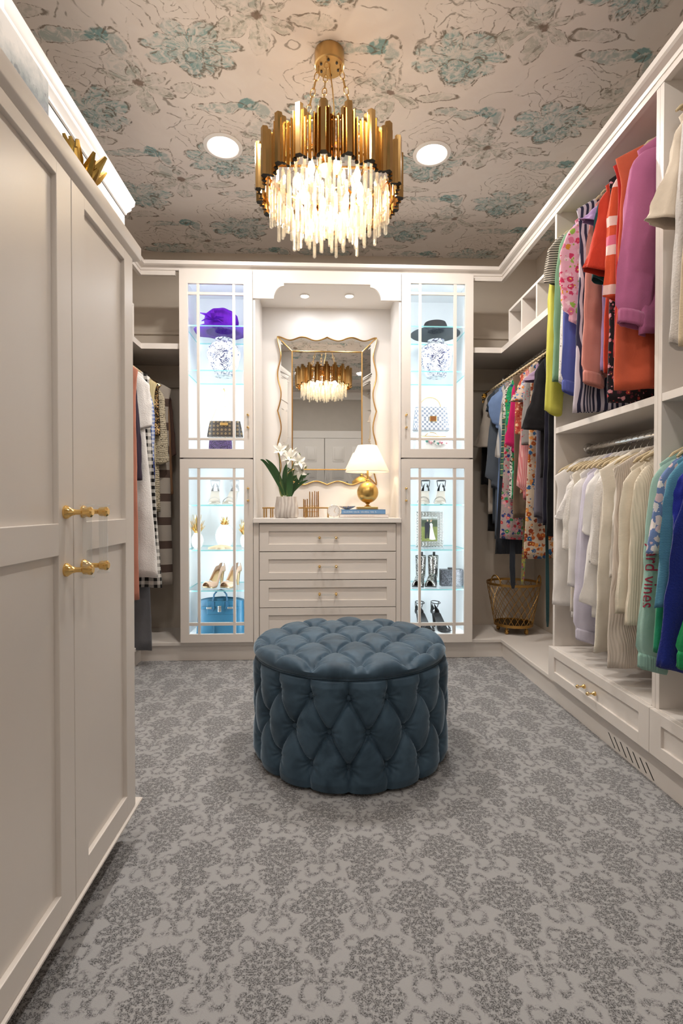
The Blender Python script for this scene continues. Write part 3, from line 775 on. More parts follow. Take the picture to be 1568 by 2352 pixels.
for a in range(6):
    q = PI / 3 * a; tube(bm, [(CX + .02 * math.cos(q), CY + .02 * math.sin(q), ZTOP - .03), (CX + .255 * math.cos(q), CY + .255 * math.sin(q), ZTOP - .03)], 0.005, 6)
    tube(bm, [(CX + .25 * math.cos(q), CY + .25 * math.sin(q), ZTOP - .03), (CX + .25 * math.cos(q), CY + .25 * math.sin(q), 2.20)], 0.004, 6)
lathe(bm, [(0.05, ZTOP - .045), (0.05, ZTOP - .015)], 16, (CX, CY, 0))
obj('frame', bm, BRONZE, t)
def gold_tube(w, d, h):
    b_ = bmesh.new(); prof = ([(-w / 2, 0), (-w / 2 * .55, -d * 1.3), (w / 2 * .55, -d * 1.3), (w / 2, 0), (w / 3, d * .8), (-w / 3, d * .8)] if w > .02 else [(-w / 2, 0), (-w * .08, -d * 1.5), (w * .08, -d * 1.5), (w / 2, 0), (w / 3, d * .8), (-w / 3, d * .8)])
    prism(b_, prof, 'z', 0, h); m = mesh_from(b_, 'tube', True, 0.4)
    m.materials.append(BRONZE); m.materials.append(BLACK)
    for f in m.polygons:
        if f.normal.z < -.5: f.material_index = 1  # closed bottom cap painted black as the shade inside an open tube
    return m
TW = gold_tube(0.030, 0.010, 0.172); TN = gold_tube(0.0150, 0.0085, 0.160); TM = gold_tube(0.0135, 0.0075, 0.150)
NG = 20
for g in range(NG):
    for k, (da, m, z, r) in enumerate(((0, TW, 2.176, .274), (1, TN, 2.170, .268), (2, TM, 2.160, .262), (3, TM, 2.163, .262), (4, TN, 2.170, .268))):
        off = (0, 0.071, 0.124, 0.190, 0.243)[k]
        a = (g * 2 * PI / NG) + off - PI / 2 - 0.09
        o = obj('tube', m, None, t, world=False)
        o.location = Vector((CX + r * math.cos(a), CY + r * math.sin(a), z + R.uniform(-.003, .003))) - _rootloc(t); o.rotation_euler = (0, 0, a + PI / 2)
CRYST = clear('crystal', (0.98, 0.97, 0.94), 0.16, 0.03, milk=0.15, milkcol=(1.0, 0.95, 0.84), ior=1.5)
def crystal(r, h):
    b_ = bmesh.new(); lathe(b_, [(r * .5, 0), (r, .004), (r, h - .012), (r * .45, h - .004), (r * .4, h)], 6); m = mesh_from(b_, 'crystal_rod', False); m.materials.append(CRYST); return m
CR = [crystal(0.0062, 0.120), crystal(0.0075, 0.135), crystal(0.0055, 0.100)]
for rr, n, zb_ in ((0.226, 44, 2.062), (0.196, 36, 2.058), (0.162, 30, 2.052), (0.128, 24, 2.046), (0.094, 17, 2.040), (0.060, 11, 2.034), (0.026, 5, 2.028)):
    for k in range(n):
        a = 2 * PI * (k + R.uniform(-.15, .15)) / n; j = k % 3
        z = zb_ + (0.028, 0.0, 0.05)[j] + R.uniform(-.012, .012)
        o = obj('crystal_rod', CR[j], None, t, world=False); o.location = Vector((CX + rr * math.cos(a), CY + rr * math.sin(a), z)) - _rootloc(t); o.rotation_euler = (0, 0, a)
BULB = emit('bulb_glow', (1.0, 0.82, 0.58), 14.0)
for k in range(8):
    a = 2 * PI * k / 8 + .2; x, y = CX + .125 * math.cos(a), CY + .125 * math.sin(a)
    obj('bulb', lathe(new(), [(0.004, 2.262), (0.011, 2.245), (0.014, 2.228), (0.010, 2.212), (0.003, 2.200)], 10, (x, y, 0)), BULB, t)
    point('chandelier_bulb', (x, y, 2.195), CHAND_POWER, 0.014)

# ------------------------------------------------------------------ mirror
YMW = YB - .015
def MP(px, py, y): return U(580 + px / 4.612, 740 + py / 4.612, 'y', y)
A_ = MP(262, 150, YMW - .02); B_ = MP(1311, 1722, YMW - .02)
mx0, mx1, mz1, mz0 = A_.x, B_.x, A_.z, B_.z
amp = 0.0235
def wv(s):
    s = s if s <= .5 else 1 - s
    if s <= .25: return amp * math.sin(4 * PI * s) ** 2
    q = (s - .25) / .25; return amp * 1.05 * math.sin(PI * q ** 1.15) ** (2 - q)
NO = 64
top = [(mx0 + (mx1 - mx0) * k / NO, mz1 - wv(k / NO)) for k in range(NO)]
rgt = [(mx1 - wv(k / NO), mz1 + (mz0 - mz1) * k / NO) for k in range(NO)]
bot = [(mx1 + (mx0 - mx1) * k / NO, mz0 + wv(k / NO)) for k in range(NO)]
lft = [(mx0 + wv(k / NO), mz0 + (mz1 - mz0) * k / NO) for k in range(NO)]
outl = top + rgt + bot + lft
I0 = MP(418, 308, YMW - .03); I1 = MP(1157, 1562, YMW - .03)
ix0, ix1, iz1, iz0 = I0.x, I1.x, I0.z, I1.z
t = thing('wall_mirror', 'large rectangular mirror with a wavy gold edge and mirrored border', 'mirror', ((mx0 + mx1) / 2, YMW - .01, mz0))
obj('backing', prism(new(), outl, 'y', YMW - .012, YMW), simple('mirror_back', (0.3, 0.2, 0.1), 0.6), t, smooth=False)
obj('mirror_glass', box(new(), ix0, ix1, YMW - .027, YMW - .013, iz0, iz1), MIRROR, t, smooth=False)
def panel(outer, inner):
    bm = new(); n = len(outer); horiz = abs(inner[0][1] - inner[-1][1]) < 1e-6
    vo = [bm.verts.new((x, YMW - .026 + min(.013, .13 * max(0 if not horiz else 0, (abs(z - inner[0][1]) if horiz else abs(x - inner[0][0])))), z)) for x, z in outer]; vi = [bm.verts.new((x, YMW - .026, z)) for x, z in inner]
    vb = [bm.verts.new((x, YMW - .011, z)) for x, z in outer]; wb = [bm.verts.new((x, YMW - .011, z)) for x, z in inner]
    for i in range(n - 1):
        bm.faces.new((vo[i], vo[i + 1], vi[i + 1], vi[i])); bm.faces.new((vb[i], wb[i], wb[i + 1], vb[i + 1])); bm.faces.new((vo[i], vb[i], vb[i + 1], vo[i + 1])); bm.faces.new((vi[i], vi[i + 1], wb[i + 1], wb[i]))
    for i in (0, n - 1): bm.faces.new((vo[i], vi[i], wb[i], vb[i]))
    obj('mirror_border', bm, MIRROR, t, smooth=False)
def lerp(a, b, s): return a + (b - a) * s
tt = top + [rgt[0]]; panel(tt, [(lerp(ix0, ix1, k / NO), iz1) for k in range(NO + 1)])
tt = bot + [lft[0]]; panel(tt, [(lerp(ix1, ix0, k / NO), iz0) for k in range(NO + 1)])
for seq, nxt, xi, za, zb_ in ((rgt, bot[0], ix1, iz1, iz0), (lft, top[0], ix0, iz0, iz1)):
    tt = seq + [nxt]; h = NO // 2
    panel(tt[:h + 1], [(xi, lerp(za, zb_, k / NO)) for k in range(h + 1)]); panel(tt[h:], [(xi, lerp(za, zb_, k / NO)) for k in range(h, NO + 1)])
MGOLD = simple('mirror_gold', (0.55, 0.33, 0.12), 0.28, 1.0, var=0.12)
obj('outer_edge', tube(new(), [(x, YMW - .015, z) for x, z in outl], 0.0048, 8, closed=True), MGOLD, t)
bm = new()
for a, c, d, e in ((ix0, ix1, iz1, iz1), (ix0, ix1, iz0, iz0), (ix0, ix0, iz0, iz1), (ix1, ix1, iz0, iz1)):
    tube(bm, [(a, YMW - .028, d), (c, YMW - .028, e)], 0.0048, 8)
for c_, i_ in (((mx0, mz1), (ix0, iz1)), ((mx1, mz1), (ix1, iz1)), ((mx0, mz0), (ix0, iz0)), ((mx1, mz0), (ix1, iz0))):
    tube(bm, [(c_[0], YMW - .017, c_[1]), (i_[0], YMW - .028, i_[1])], 0.004, 8)
obj('inner_edge', bm, MGOLD, t)

# ------------------------------------------------------------------ things on the countertop
def CP(px, y): v = U(px, 1185, 'y', y); return v.x
def CZ(py, y, px=750): return U(px, py, 'y', y).z
# books
BY = 3.36
def book(x0, x1, y0, y1, z0, z1, cover, label):
    t = thing('book', label, 'book', ((x0 + x1) / 2, (y0 + y1) / 2, z0), 0, 'books under the lamp')
    bm = box(new(), x0, x1, y0, y1, z0, z0 + .0025); box(bm, x0, x1, y0, y1, z1 - .0025, z1); box(bm, x0, x1, y0, y0 + .003, z0, z1, .001)
    obj('cover', bm, cover, t, smooth=False)
    obj('pages', box(new(), x0 + .003, x1 - .003, y0 + .003, y1 - .004, z0 + .0025, z1 - .0025), simple('book_pages', (0.8, 0.76, 0.68), 0.8), t, smooth=False)
    return t
bz0 = ZC + .0005; bz1 = bz0 + .023; bz2 = bz1 + .030
t = book(CP(780, BY - .11), CP(892, BY - .11), BY - .11, BY + .09, bz0, bz1, simple('book_white', (0.74, 0.68, 0.64), 0.5), 'thick off-white book lying flat under the blue book')
t2 = book(CP(784, BY - .10), CP(885, BY - .10), BY - .10, BY + .08, bz1 + .0003, bz2, simple('book_blue', (0.16, 0.32, 0.56), 0.5), 'blue book lying flat under the gold lamp')
def text_mesh(body, size, extrude=0.0003):
    cu = bpy.data.curves.new('txt', 'FONT'); cu.body = body; cu.size = size; cu.extrude = extrude; cu.align_x = 'CENTER'; cu.align_y = 'CENTER'; cu.resolution_u = 3
    o = bpy.data.objects.new('txt', cu); COL.objects.link(o); dg = bpy.context.evaluated_depsgraph_get(); dg.update()
    m = bpy.data.meshes.new_from_object(o.evaluated_get(dg)); bpy.data.objects.remove(o); return m
SPG = simple('spine_lettering', (0.75, 0.78, 0.80), 0.5); SPW = simple('spine_lettering_rose', (0.62, 0.5, 0.47), 0.5)
# illegible title strokes on the two spines
for (bk, x0, x1, yy, zc, hh, mt) in ((t2, CP(789, BY - .1), CP(868, BY - .1), BY - .1002, (bz1 + bz2) / 2, .010, SPG), (t, CP(789, BY - .11), CP(860, BY - .11), BY - .1102, (bz0 + bz1) / 2, .0065, SPW)):
    bm = new(); x = x0
    while x < x1:
        w = R.uniform(.003, .007)
        if R.random() > .18: box(bm, x, x + w * .45, yy - .0004, yy + .0005, zc - hh / 2, zc + hh / 2 * R.choice((1, .6))); box(bm, x, x + w, yy - .0004, yy + .0005, zc - hh / 2, zc - hh / 2 + .0018)
        x += w + .0022
    obj('spine_print', bm, mt, bk, smooth=False, kind='stuff')
# lamp
LYc = BY; lx = CP(844, LYc)
t = thing('table_lamp', 'gold ball table lamp with a white empire shade standing on books', 'lamp', (lx, LYc, bz2))
b0 = bz2 + .0003
obj('base', box(new(), CP(820, LYc - .06), CP(868, LYc - .06), LYc - .06, LYc + .06, b0, b0 + .017, .002), BRASS, t, smooth=False)
rs = (CP(869, LYc) - CP(820, LYc)) / 2; zc_ = CZ(1131, LYc)
prof = [(0.026, b0 + .017), (0.022, b0 + .021), (0.010, b0 + .027), (0.009, b0 + .034), (0.018, b0 + .040)]
for k in range(1, 16):
    a = -PI / 2 + PI * k / 16; prof.append((rs * math.cos(a), zc_ + rs * math.sin(a)))
prof += [(0.012, zc_ + rs + .002), (0.012, zc_ + rs + .012), (0.007, zc_ + rs + .016), (0.006, zc_ + rs + .09)]
prof = [q for q in prof if True]
obj('body', lathe(new(), prof, 32, (lx, LYc, 0)), simple('lamp_gold_leaf', (0.60, 0.40, 0.13), 0.3, 1.0, var=0.3), t)
zs0, zs1 = CZ(1084, LYc), CZ(1023, LYc); r0, r1 = (CP(893, LYc) - CP(793, LYc)) / 2, (CP(867, LYc) - CP(823, LYc)) / 2
lx2 = CP(843, LYc)
sh = MB('lamp_shade_fabric'); tl = sh.n('ShaderNodeBsdfTranslucent'); tl.inputs[0].default_value = (0.95, 0.88, 0.78, 1); df = sh.n('ShaderNodeBsdfDiffuse'); df.inputs[0].default_value = (0.9, 0.87, 0.82, 1)
mxs = sh.n('ShaderNodeMixShader'); mxs.inputs[0].default_value = 0.45; sh.link(tl.outputs[0], mxs.inputs[1]); sh.link(df.outputs[0], mxs.inputs[2]); sh.link(mxs.outputs[0], sh.out.inputs[0])
shade = obj('lamp_shade', lathe(new(), [(r0, zs0), (r0 * .985, zs0 + .008), (r1 + (r0 - r1) * .5, (zs0 + zs1) / 2), (r1, zs1)], 40, (lx2, LYc, 0), caps=False), sh.m, t)
thicken(shade, 0.001)
obj('shade_trim', tube(new(), [(lx2 + r0 * math.cos(q), LYc + r0 * math.sin(q), zs0 + .002) for q in (2 * PI * k / 40 for k in range(40))], 0.002, 6, closed=True), simple('shade_piping', (0.85, 0.8, 0.74), 0.7), shade)
obj('bulb', lathe(new(), [(0.006, zc_ + rs + .085), (0.018, zc_ + rs + .105), (0.022, zc_ + rs + .125), (0.012, zc_ + rs + .145), (0.002, zc_ + rs + .150)], 12, (lx2, LYc, 0)), emit('lamp_bulb', (1.0, 0.82, 0.58), 20.0), t)
point('table_lamp_light', (lx2, LYc, zc_ + rs + .155), LAMP_POWER, 0.02, (1.0, 0.80, 0.56))
# shell dish on the books
bm = new(); dx0 = CP(797, BY - .06); rings = []
for k, (rr, zz) in enumerate(((0.012, 0.0), (0.03, .006), (0.047, .016), (0.052, .021), (0.049, .020), (0.03, .009), (0.008, .004))):
    rings.append([(dx0 + rr * (1 + .07 * math.cos(8 * q) * (rr / .052)) * math.cos(q), BY - .06 + rr * .7 * (1 + .07 * math.cos(8 * q)) * math.sin(q), bz2 + .0004 + zz) for q in (2 * PI * i / 40 for i in range(40))])
loft(bm, rings)
b = MB('shell_dish_paint'); vr = b.voro(b.co(), 90.0); b.color(b.mix(E(b.nt, vr.outputs['Distance']).ss(.3, .5), (0.1, 0.17, 0.42), (0.75, 0.6, 0.42))); b.set(Roughness=0.2)
solo('shell_dish', bm, b.m, 'small fluted shell dish lying on the blue book', 'dish')
# clock
ky = 3.33; kx = CP(766.5, ky); kr = (CP(781.5, ky) - CP(752, ky)) / 2; kz = ZC + kr + .001
t = thing('desk_clock', 'small round white clock with a gold rim leaning on the countertop', 'clock', (kx, ky, ZC))
obj('case', tube(new(), [(kx, ky, kz), (kx, ky + .022, kz)], kr, 40), simple('clock_white', (0.82, 0.80, 0.77), 0.3), t)
obj('face', tube(new(), [(kx, ky - .0012, kz), (kx, ky + .001, kz)], kr * .86, 40), simple('clock_face', (0.72, 0.70, 0.68), 0.4), t)
obj('rim', tube(new(), [(kx + kr * .95 * math.cos(q), ky, kz + kr * .95 * math.sin(q)) for q in (2 * PI * i / 40 for i in range(40))], 0.0022, 6, closed=True), simple('clock_rim', (0.78, 0.7, 0.6), 0.25, 0.6), t)
for a, l in ((0.5, .55), (2.4, .4)): obj('hand', tube(new(), [(kx, ky - .002, kz), (kx + kr * l * math.sin(a), ky - .002, kz + kr * l * math.cos(a))], 0.0007, 5), GOLD, t)
for k in range(12):
    a = PI / 6 * k; obj('hour_mark', tube(new(), [(kx + kr * .7 * math.sin(a), ky - .0018, kz + kr * .7 * math.cos(a)), (kx + kr * .8 * math.sin(a), ky - .0018, kz + kr * .8 * math.cos(a))], 0.0006, 4), DARKH, t)
# gold bamboo style cup
gy = 3.555; gx0, gx1 = CP(697, gy), CP(731, gy)
t = thing('rod_cup', 'gold pencil cup made of upright rods of stepped height', 'pencil cup', ((gx0 + gx1) / 2, gy, ZC))
gx = (gx0 + gx1) / 2; gr = (gx1 - gx0) / 2
for k in range(18):
    a = 2 * PI * k / 18; x, y = gx + gr * math.cos(a), gy + gr * .8 * math.sin(a)
    ztop = CZ(1128, gy) if (x > gx - gr * .35) else CZ(1146, gy)
    ztop -= (k % 3) * .004
    obj('rod', tube(new(), [(x, y, ZC), (x, y, ztop)], 0.0031, 6), MGOLD, t)
bm = new()
for z in (ZC + .035, ZC + .075): tube(bm, [(gx + gr * math.cos(q), gy + gr * .8 * math.sin(q), z) for q in (2 * PI * i / 24 for i in range(24))], 0.0018, 5, closed=True)
lathe(bm, [(gr * .8, ZC), (gr * .8, ZC + .002)], 20, (gx, gy, 0)); obj('hoops', bm, MGOLD, t)
# low gold riser either side of the vase
ry = 3.425; rz = CZ(1165, ry)
t = thing('gold_riser', 'low riser with a clear top on gold legs standing behind the vase', 'riser', (CP(680, ry), ry, ZC))
obj('top', box(new(), CP(605, ry), CP(757, ry), ry - .075, ry - .063, rz - .009, rz, .001), MGOLD, t, smooth=False)
obj('top_rail', box(new(), CP(605, ry), CP(757, ry), ry + .063, ry + .075, rz - .009, rz, .001), MGOLD, t, smooth=False)
for px in (609, 624, 702, 753):
    for yy in (ry - .069, ry + .069): obj('leg', box(new(), CP(px, ry) - .0045, CP(px, ry) + .0045, yy - .005, yy + .005, ZC, rz - .009, .001), MGOLD, t, smooth=False)
obj('plate', box(new(), CP(605, ry), CP(757, ry), ry - .063, ry + .063, rz - .004, rz - .001), ACRYL, t, smooth=False)
# vase of lilies
vy = 3.262; vx = CP(657.5, vy); vr_ = (CP(686, vy) - CP(631, vy)) / 2; vh = CZ(1141, vy) - ZC
b = MB('whitewashed_wood'); w = b.n('ShaderNodeTexWave', wave_type='BANDS', bands_direction='X'); w.inputs['Scale'].default_value = 14; w.inputs['Distortion'].default_value = 9; w.inputs['Detail'].default_value = 3
b.link(b.co(scale=(1, 1, .35)), w.inputs[0]); b.color(b.mix(E(b.nt, w.outputs['Fac']), (0.50, 0.44, 0.40), (0.70, 0.65, 0.60))); b.set(Roughness=0.7); WOODW = b.m
t = thing('lily_plant', 'white lilies with long green leaves in a fluted whitewashed pot', 'flowers', (vx, vy, ZC))
bm = new(); rings = []
for s, rr in ((0, .82), (.03, .92), (.2, 1.0), (.5, .95), (.85, .84), (1.0, .80), (.99, .74), (.9, .74)):
    rings.append([(vx + vr_ * rr * (1 + .05 * math.cos(9 * q)) * math.cos(q), vy + vr_ * rr * (1 + .05 * math.cos(9 * q)) * math.sin(q), ZC + .0003 + vh * s) for q in (2 * PI * i / 72 for i in range(72))])
loft(bm, rings); obj('pot', bm, WOODW, t)
STEM = simple('stem_green', (0.10, 0.17, 0.05), 0.5, var=.2); LEAF = simple('leaf_green', (0.035, 0.10, 0.03), 0.4, var=.3); BUD = simple('bud_green', (0.22, 0.24, 0.08), 0.5, var=.3)
PETAL = simple('lily_petal', (0.86, 0.84, 0.76), 0.55, var=.04)
ztop = ZC + vh
def LP_(px, py, y=vy): v = U(px, py, 'y', y); return Vector((v.x, v.y, v.z))
def strap_leaf(pts, wmax, mat=LEAF):
    bm = new(); rings = []
    P = [Vector(p) for p in pts]; N_ = 14
    for k in range(N_ + 1):
        s = k / N_; q = [(1 - s) ** 2, 2 * s * (1 - s), s * s]; p = P[0] * q[0] + P[1] * q[1] + P[2] * q[2]
        d = ((P[1] - P[0]) * (1 - s) + (P[2] - P[1]) * s).normalized(); side = d.cross(Vector((0, 1, 0.25)))
        if side.length < 1e-4: side = Vector((1, 0, 0))
        side.normalize(); nn = side.cross(d).normalized()
        w_ = wmax * (math.sin(PI * min(1, .12 + s * .88)) ** .7) * (1 if s < .99 else .1)
        rings.append([p - side * w_, p + nn * w_ * .25, p + side * w_, p + nn * (w_ * .25 - .0012)])
    loft(bm, rings); return obj('leaf', bm, mat, t, angle=1.0)
strap_leaf([LP_(650, 1138), LP_(640, 1075), LP_(609, 1054)], .017); strap_leaf([LP_(652, 1138), LP_(612, 1052, vy - .03), LP_(597, 1056, vy - .06)], .012)
strap_leaf([LP_(662, 1140), LP_(668, 1105), LP_(664, 1086)], .022); strap_leaf([LP_(666, 1140, vy - .03), LP_(664, 1100, vy - .04), LP_(667, 1082, vy - .05)], .021)
strap_leaf([LP_(668, 1140), LP_(676, 1110), LP_(692, 1096)], .014); strap_leaf([LP_(664, 1140), LP_(690, 1105), LP_(708, 1103)], .009)
strap_leaf([LP_(656, 1138, vy + .03), LP_(650, 1095, vy + .03), LP_(657, 1066, vy + .03)], .016); strap_leaf([LP_(648, 1142), LP_(643, 1120), LP_(644, 1104)], .013, BUD)
for pts in (((655, 1142), (643, 1100), (641, 1040)), ((660, 1142), (664, 1090), (676, 1062)), ((662, 1142), (672, 1090), (688, 1040)), ((658, 1142), (660, 1090), (656, 1045)), ((665, 1142), (672, 1105), (692, 1085))):
    obj('stem', tube(new(), [LP_(*p) for p in pts], 0.0032, 6), STEM, t)
pet = bmesh.new(); rings = []
for k in range(9):
    s = k / 8; w_ = 0.013 * math.sin(PI * (.08 + .90 * s)) ** .8; y_ = 0.052 * s; z_ = .020 * s - .016 * s * s * s
    rings.append([(-w_, y_, z_ + .004 * (w_ / .013)), (0, y_, z_ - .001), (w_, y_, z_ + .004 * (w_ / .013)), (0, y_, z_ - .003)])
loft(pet, rings); PETM = mesh_from(pet, 'petal'); PETM.materials.append(PETAL)
for k, (px, py, y, sc, tilt, az) in enumerate(((642, 1036, vy - .03, 1.0, 1.1, .3), (655, 1032, vy + .0, .9, .9, 2.0), (668, 1052, vy - .05, 1.15, 1.2, -.4), (683, 1062, vy - .03, 1.1, 1.25, .7), (694, 1080, vy - .01, 1.3, 1.5, -.7), (676, 1043, vy + .03, .9, .8, -1.2), (657, 1054, vy - .06, .85, 1.0, .9))):
    c = LP_(px, py, y)
    f = obj('flower', ball(new(), (0, 0, 0), 0.005, u=8, v=6), BUD, t, world=False); f.location = c - _rootloc(t); f.rotation_euler = (tilt, 0, az); f.scale = (sc * 1.05,) * 3
    for q in range(6):
        o = obj('petal', PETM, None, f, world=False); o.rotation_euler = (0.25 + .1 * (q % 2), 0, PI / 3 * q)
for (px, py, px2, py2) in ((681, 1052, 690, 1043), (690, 1066, 697, 1052)):
    bm = new(); a, c = LP_(px, py), LP_(px2, py2); tube(bm, [a, a.lerp(c, .5), c], [.004, .008, .002], 8); obj('bud', bm, BUD, t)
# ------------------------------------------------------------------ things in the display cabinets
L_, R_ = CABS['L'], CABS['R']
YC = YF + 0.215
def KX(px, y): return U(px, 1160, 'y', y).x
def KZ(py, px, y): return U(px, py, 'y', y).z
# --- hats
b = MB('purple_sinamay'); tr = b.n('ShaderNodeBsdfTransparent'); df = b.n('ShaderNodeBsdfDiffuse'); tl = b.n('ShaderNodeBsdfTranslucent')
nz = b.noise(b.co(scale=(1, 1, .4)), 60.0, 3); cc = b.mix(nz, (0.13, 0.01, 0.42), (0.30, 0.05, 0.72)); b.link(cc, df.inputs[0]); b.link(cc, tl.inputs[0])
m1 = b.n('ShaderNodeMixShader'); m1.inputs[0].default_value = .5; b.link(df.outputs[0], m1.inputs[1]); b.link(tl.outputs[0], m1.inputs[2])
m2 = b.n('ShaderNodeMixShader'); m2.inputs[0].default_value = .86; b.link(tr.outputs[0], m2.inputs[1]); b.link(m1.outputs[0], m2.inputs[2]); b.link(m2.outputs[0], b.out.inputs[0]); PURPLE = b.m
def lathe_w(prof, n, c, wob, seed, lobes=5, sx=1.0, sy=1.0):
    rr = random.Random(seed); ph = [rr.uniform(0, 6) for _ in range(3)]; rings = []
    for r_, z_, w_ in prof:
        rings.append([(c[0] + sx * r_ * math.cos(q), c[1] + sy * r_ * math.sin(q), c[2] + z_ + w_ * wob * (math.sin(lobes * q + ph[0]) + .5 * math.sin((lobes + 2) * q + ph[1]))) for q in (2 * PI * k / n for k in range(n))])
    return rings
zs = L_['sh'][0]; hy = YC - .0; hx = KX(510, hy)
t = thing('sun_hat', 'purple gauzy wide brim hat with a bow on the glass shelf', 'hat', (hx, hy, zs))
bm = loft(new(), lathe_w([(0.100, .0, 0), (0.108, .03, 0), (0.112, .07, 0), (0.104, .105, 0), (0.07, .135, .3), (0.03, .145, .3)], 40, (hx, hy, zs + .012), .006, 3), False, True); thicken(obj('crown', bm, PURPLE, t), .002)
br = min(hx - L_['x0'] - .024, .178)
bm = loft(new(), lathe_w([(0.100, .004, 0), (0.13, .004, .4), (br, .008, 1.0)], 60, (hx, hy, zs + .008), .0045, 5, sy=.95), False, False); thicken(obj('brim', bm, PURPLE, t), .002)
bm = new()
for a, l, wd in ((0.2, .075, .03), (-.5, .09, .026), (2.6, .085, .028), (3.4, .07, .03), (1.5, .06, .02)):
    c = Vector((hx - .035, hy - .115, zs + .055)); d = Vector((math.cos(a), -.15, math.sin(a) * .8)).normalized()
    tube(bm, [c, c + d * l * .5 + Vector((0, -.012, .006)), c + d * l], [.005, wd * .6, .004], 8, flat=.35)
obj('bow', bm, PURPLE, t)
BLKF = simple('black_felt', (0.012, 0.012, 0.014), 0.7)
zs = R_['sh'][0]; hx = KX(998, hy)
t = thing('flat_hat', 'black flat crowned boater hat on the glass shelf', 'hat', (hx, hy, zs))
obj('crown', lathe(new(), [(0.080, zs + .004), (0.078, zs + .06), (0.070, zs + .078), (0.0, zs + .08)][:3], 40, (hx, hy, 0)), BLKF, t)
obj('brim', lathe(new(), [(0.078, zs + .001), (0.165, zs + .001), (0.166, zs + .004), (0.078, zs + .007)], 48, (hx, hy, 0)), simple('black_straw', (0.03, 0.034, 0.045), 0.6), t)
# --- blue and white jars
b = MB('blue_white_porcelain'); co = b.co(); nz = b.noise(co, 26.0, 1, .5, 2.2); sc = (nz * 22.0).sin()
vr = b.voro(co, 17.0); ring = E(b.nt, vr.outputs['Distance'])
pat = sc.gt(0.35) * b.noise(co, 14.0, 1).gt(.46); pat = pat.max((ring * 46.0).sin().gt(.55) * ring.lt(.36))
b.color(b.mix(pat * .92, (0.80, 0.81, 0.84), (0.008, 0.014, 0.10))); b.set(Roughness=0.12); PORC = b.m
for K, px, lab in ((L_, 515, 'blue and white porcelain ginger jar under the purple hat'), (R_, 1000, 'blue and white porcelain ginger jar under the black hat')):
    z = K['sh'][1]; x = KX(px, YC); h = 0.245; r = 0.108
    prof = [(.060, 0), (.066, .006), (.075, .03), (.094, .07), (.107, .12), (.109, .15), (.100, .185), (.078, .212), (.056, .224), (.052, .238), (.056, .246), (.047, .246), (.044, .225)]
    solo('ginger_jar', lathe(new(), [(a, z + .0003 + c) for a, c in prof], 40, (x, YC, 0)), PORC, lab, 'jar', 'ginger jars')
# --- handbags
def pillow(bm, x0, x1, y0, y1, z0, z1, taper=.85, bul=.35, n=12):
    """soft bag body: rounded box, narrower at the top"""
    rings = []; cx, cy = (x0 + x1) / 2, (y0 + y1) / 2
    for k in range(n + 1):
        s = k / n; e = (1 - abs(2 * s - 1) ** 6) ** .5 if 0 < s < 1 else .82
        w = (x1 - x0) / 2 * (1 + (taper - 1) * s) * (.94 + .06 * e); d = (y1 - y0) / 2 * (1 - bul * s) * (.86 + .14 * e)
        ring = []
        for i in range(36):
            q = 2 * PI * i / 36; c, s_ = math.cos(q), math.sin(q)
            ring.append((cx + w * math.copysign(abs(c) ** .35, c), cy + d * math.copysign(abs(s_) ** .45, s_), z0 + (z1 - z0) * s))
        rings.append(ring)
    return loft(bm, rings)
# monogram pochette hanging on a gold stand
by = YC + .02; z0, z1 = KZ(1004, 520, by), KZ(968, 520, by); x0, x1 = KX(476, by), KX(559, by); x1 = min(x1, L_['x1'] - .026)
ZMf = L_['zm'] + .0003
t = thing('bag_stand', 'slim gold stand with a hook behind the monogram bag', 'stand', (KX(517, by + .06), by + .06, ZMf))
sx = KX(517, by + .06); st = KZ(899, 517, by + .06)
obj('base', lathe(new(), [(.05, ZMf), (.05, ZMf + .006), (.01, ZMf + .01)], 28, (sx, by + .06, 0)), GOLD, t)
obj('pole', tube(new(), [(sx, by + .06, ZMf + .008), (sx, by + .06, st), (sx, by + .045, st + .012), (sx, by + .02, st + .01), (sx, by + .005, st - .002)], .0026, 8), GOLD, t)
b = MB('monogram_canvas'); co = b.co(); x, y, z = b.xyz(co); g = 0.026
def mono(ox, oz, ph):
    u = (x - ox).wrap(-g, g); v = (z - oz).wrap(-g, g); r = (u * u + v * v).sqrt(); th = u.atan2(v)
    return (0.0085 * (0.45 + .55 * (th * 2.0 + ph).cos().abs()) - r).gt(0.0) * r.gt(.0022)
pat = mono(0, 0, 0.0).max(mono(g, g, .8)).max(mono(g, 0, 1.57) * .8).max(mono(0, g, .4) * .8)
b.color(b.mix(pat * .8, (0.022, 0.014, 0.010), (0.26, 0.17, 0.07))); b.set(Roughness=.4); MONO = b.m
t = thing('shoulder_bag', 'brown monogram shoulder bag hanging by its chain from a gold stand', 'handbag', ((x0 + x1) / 2, by, z0))
obj('body', pillow(new(), x0, x1, by - .03, by + .03, z0, z1, .84, .3), MONO, t, angle=.9)
obj('plaque', box(new(), KX(508, by), KX(526, by), by - .036, by - .030, KZ(979, 517, by), KZ(972.5, 517, by), .0015), GOLD, t, smooth=False)
ap = Vector((sx, by + .008, st + .004))
for px in (485, 548): obj('chain', tube(new(), [(KX(px, by), by, z1 - .006), ap.lerp(Vector((KX(px, by), by, z1 - .006)), .5) - Vector((0, 0, .006)), ap], .0013, 6), GOLD, t)
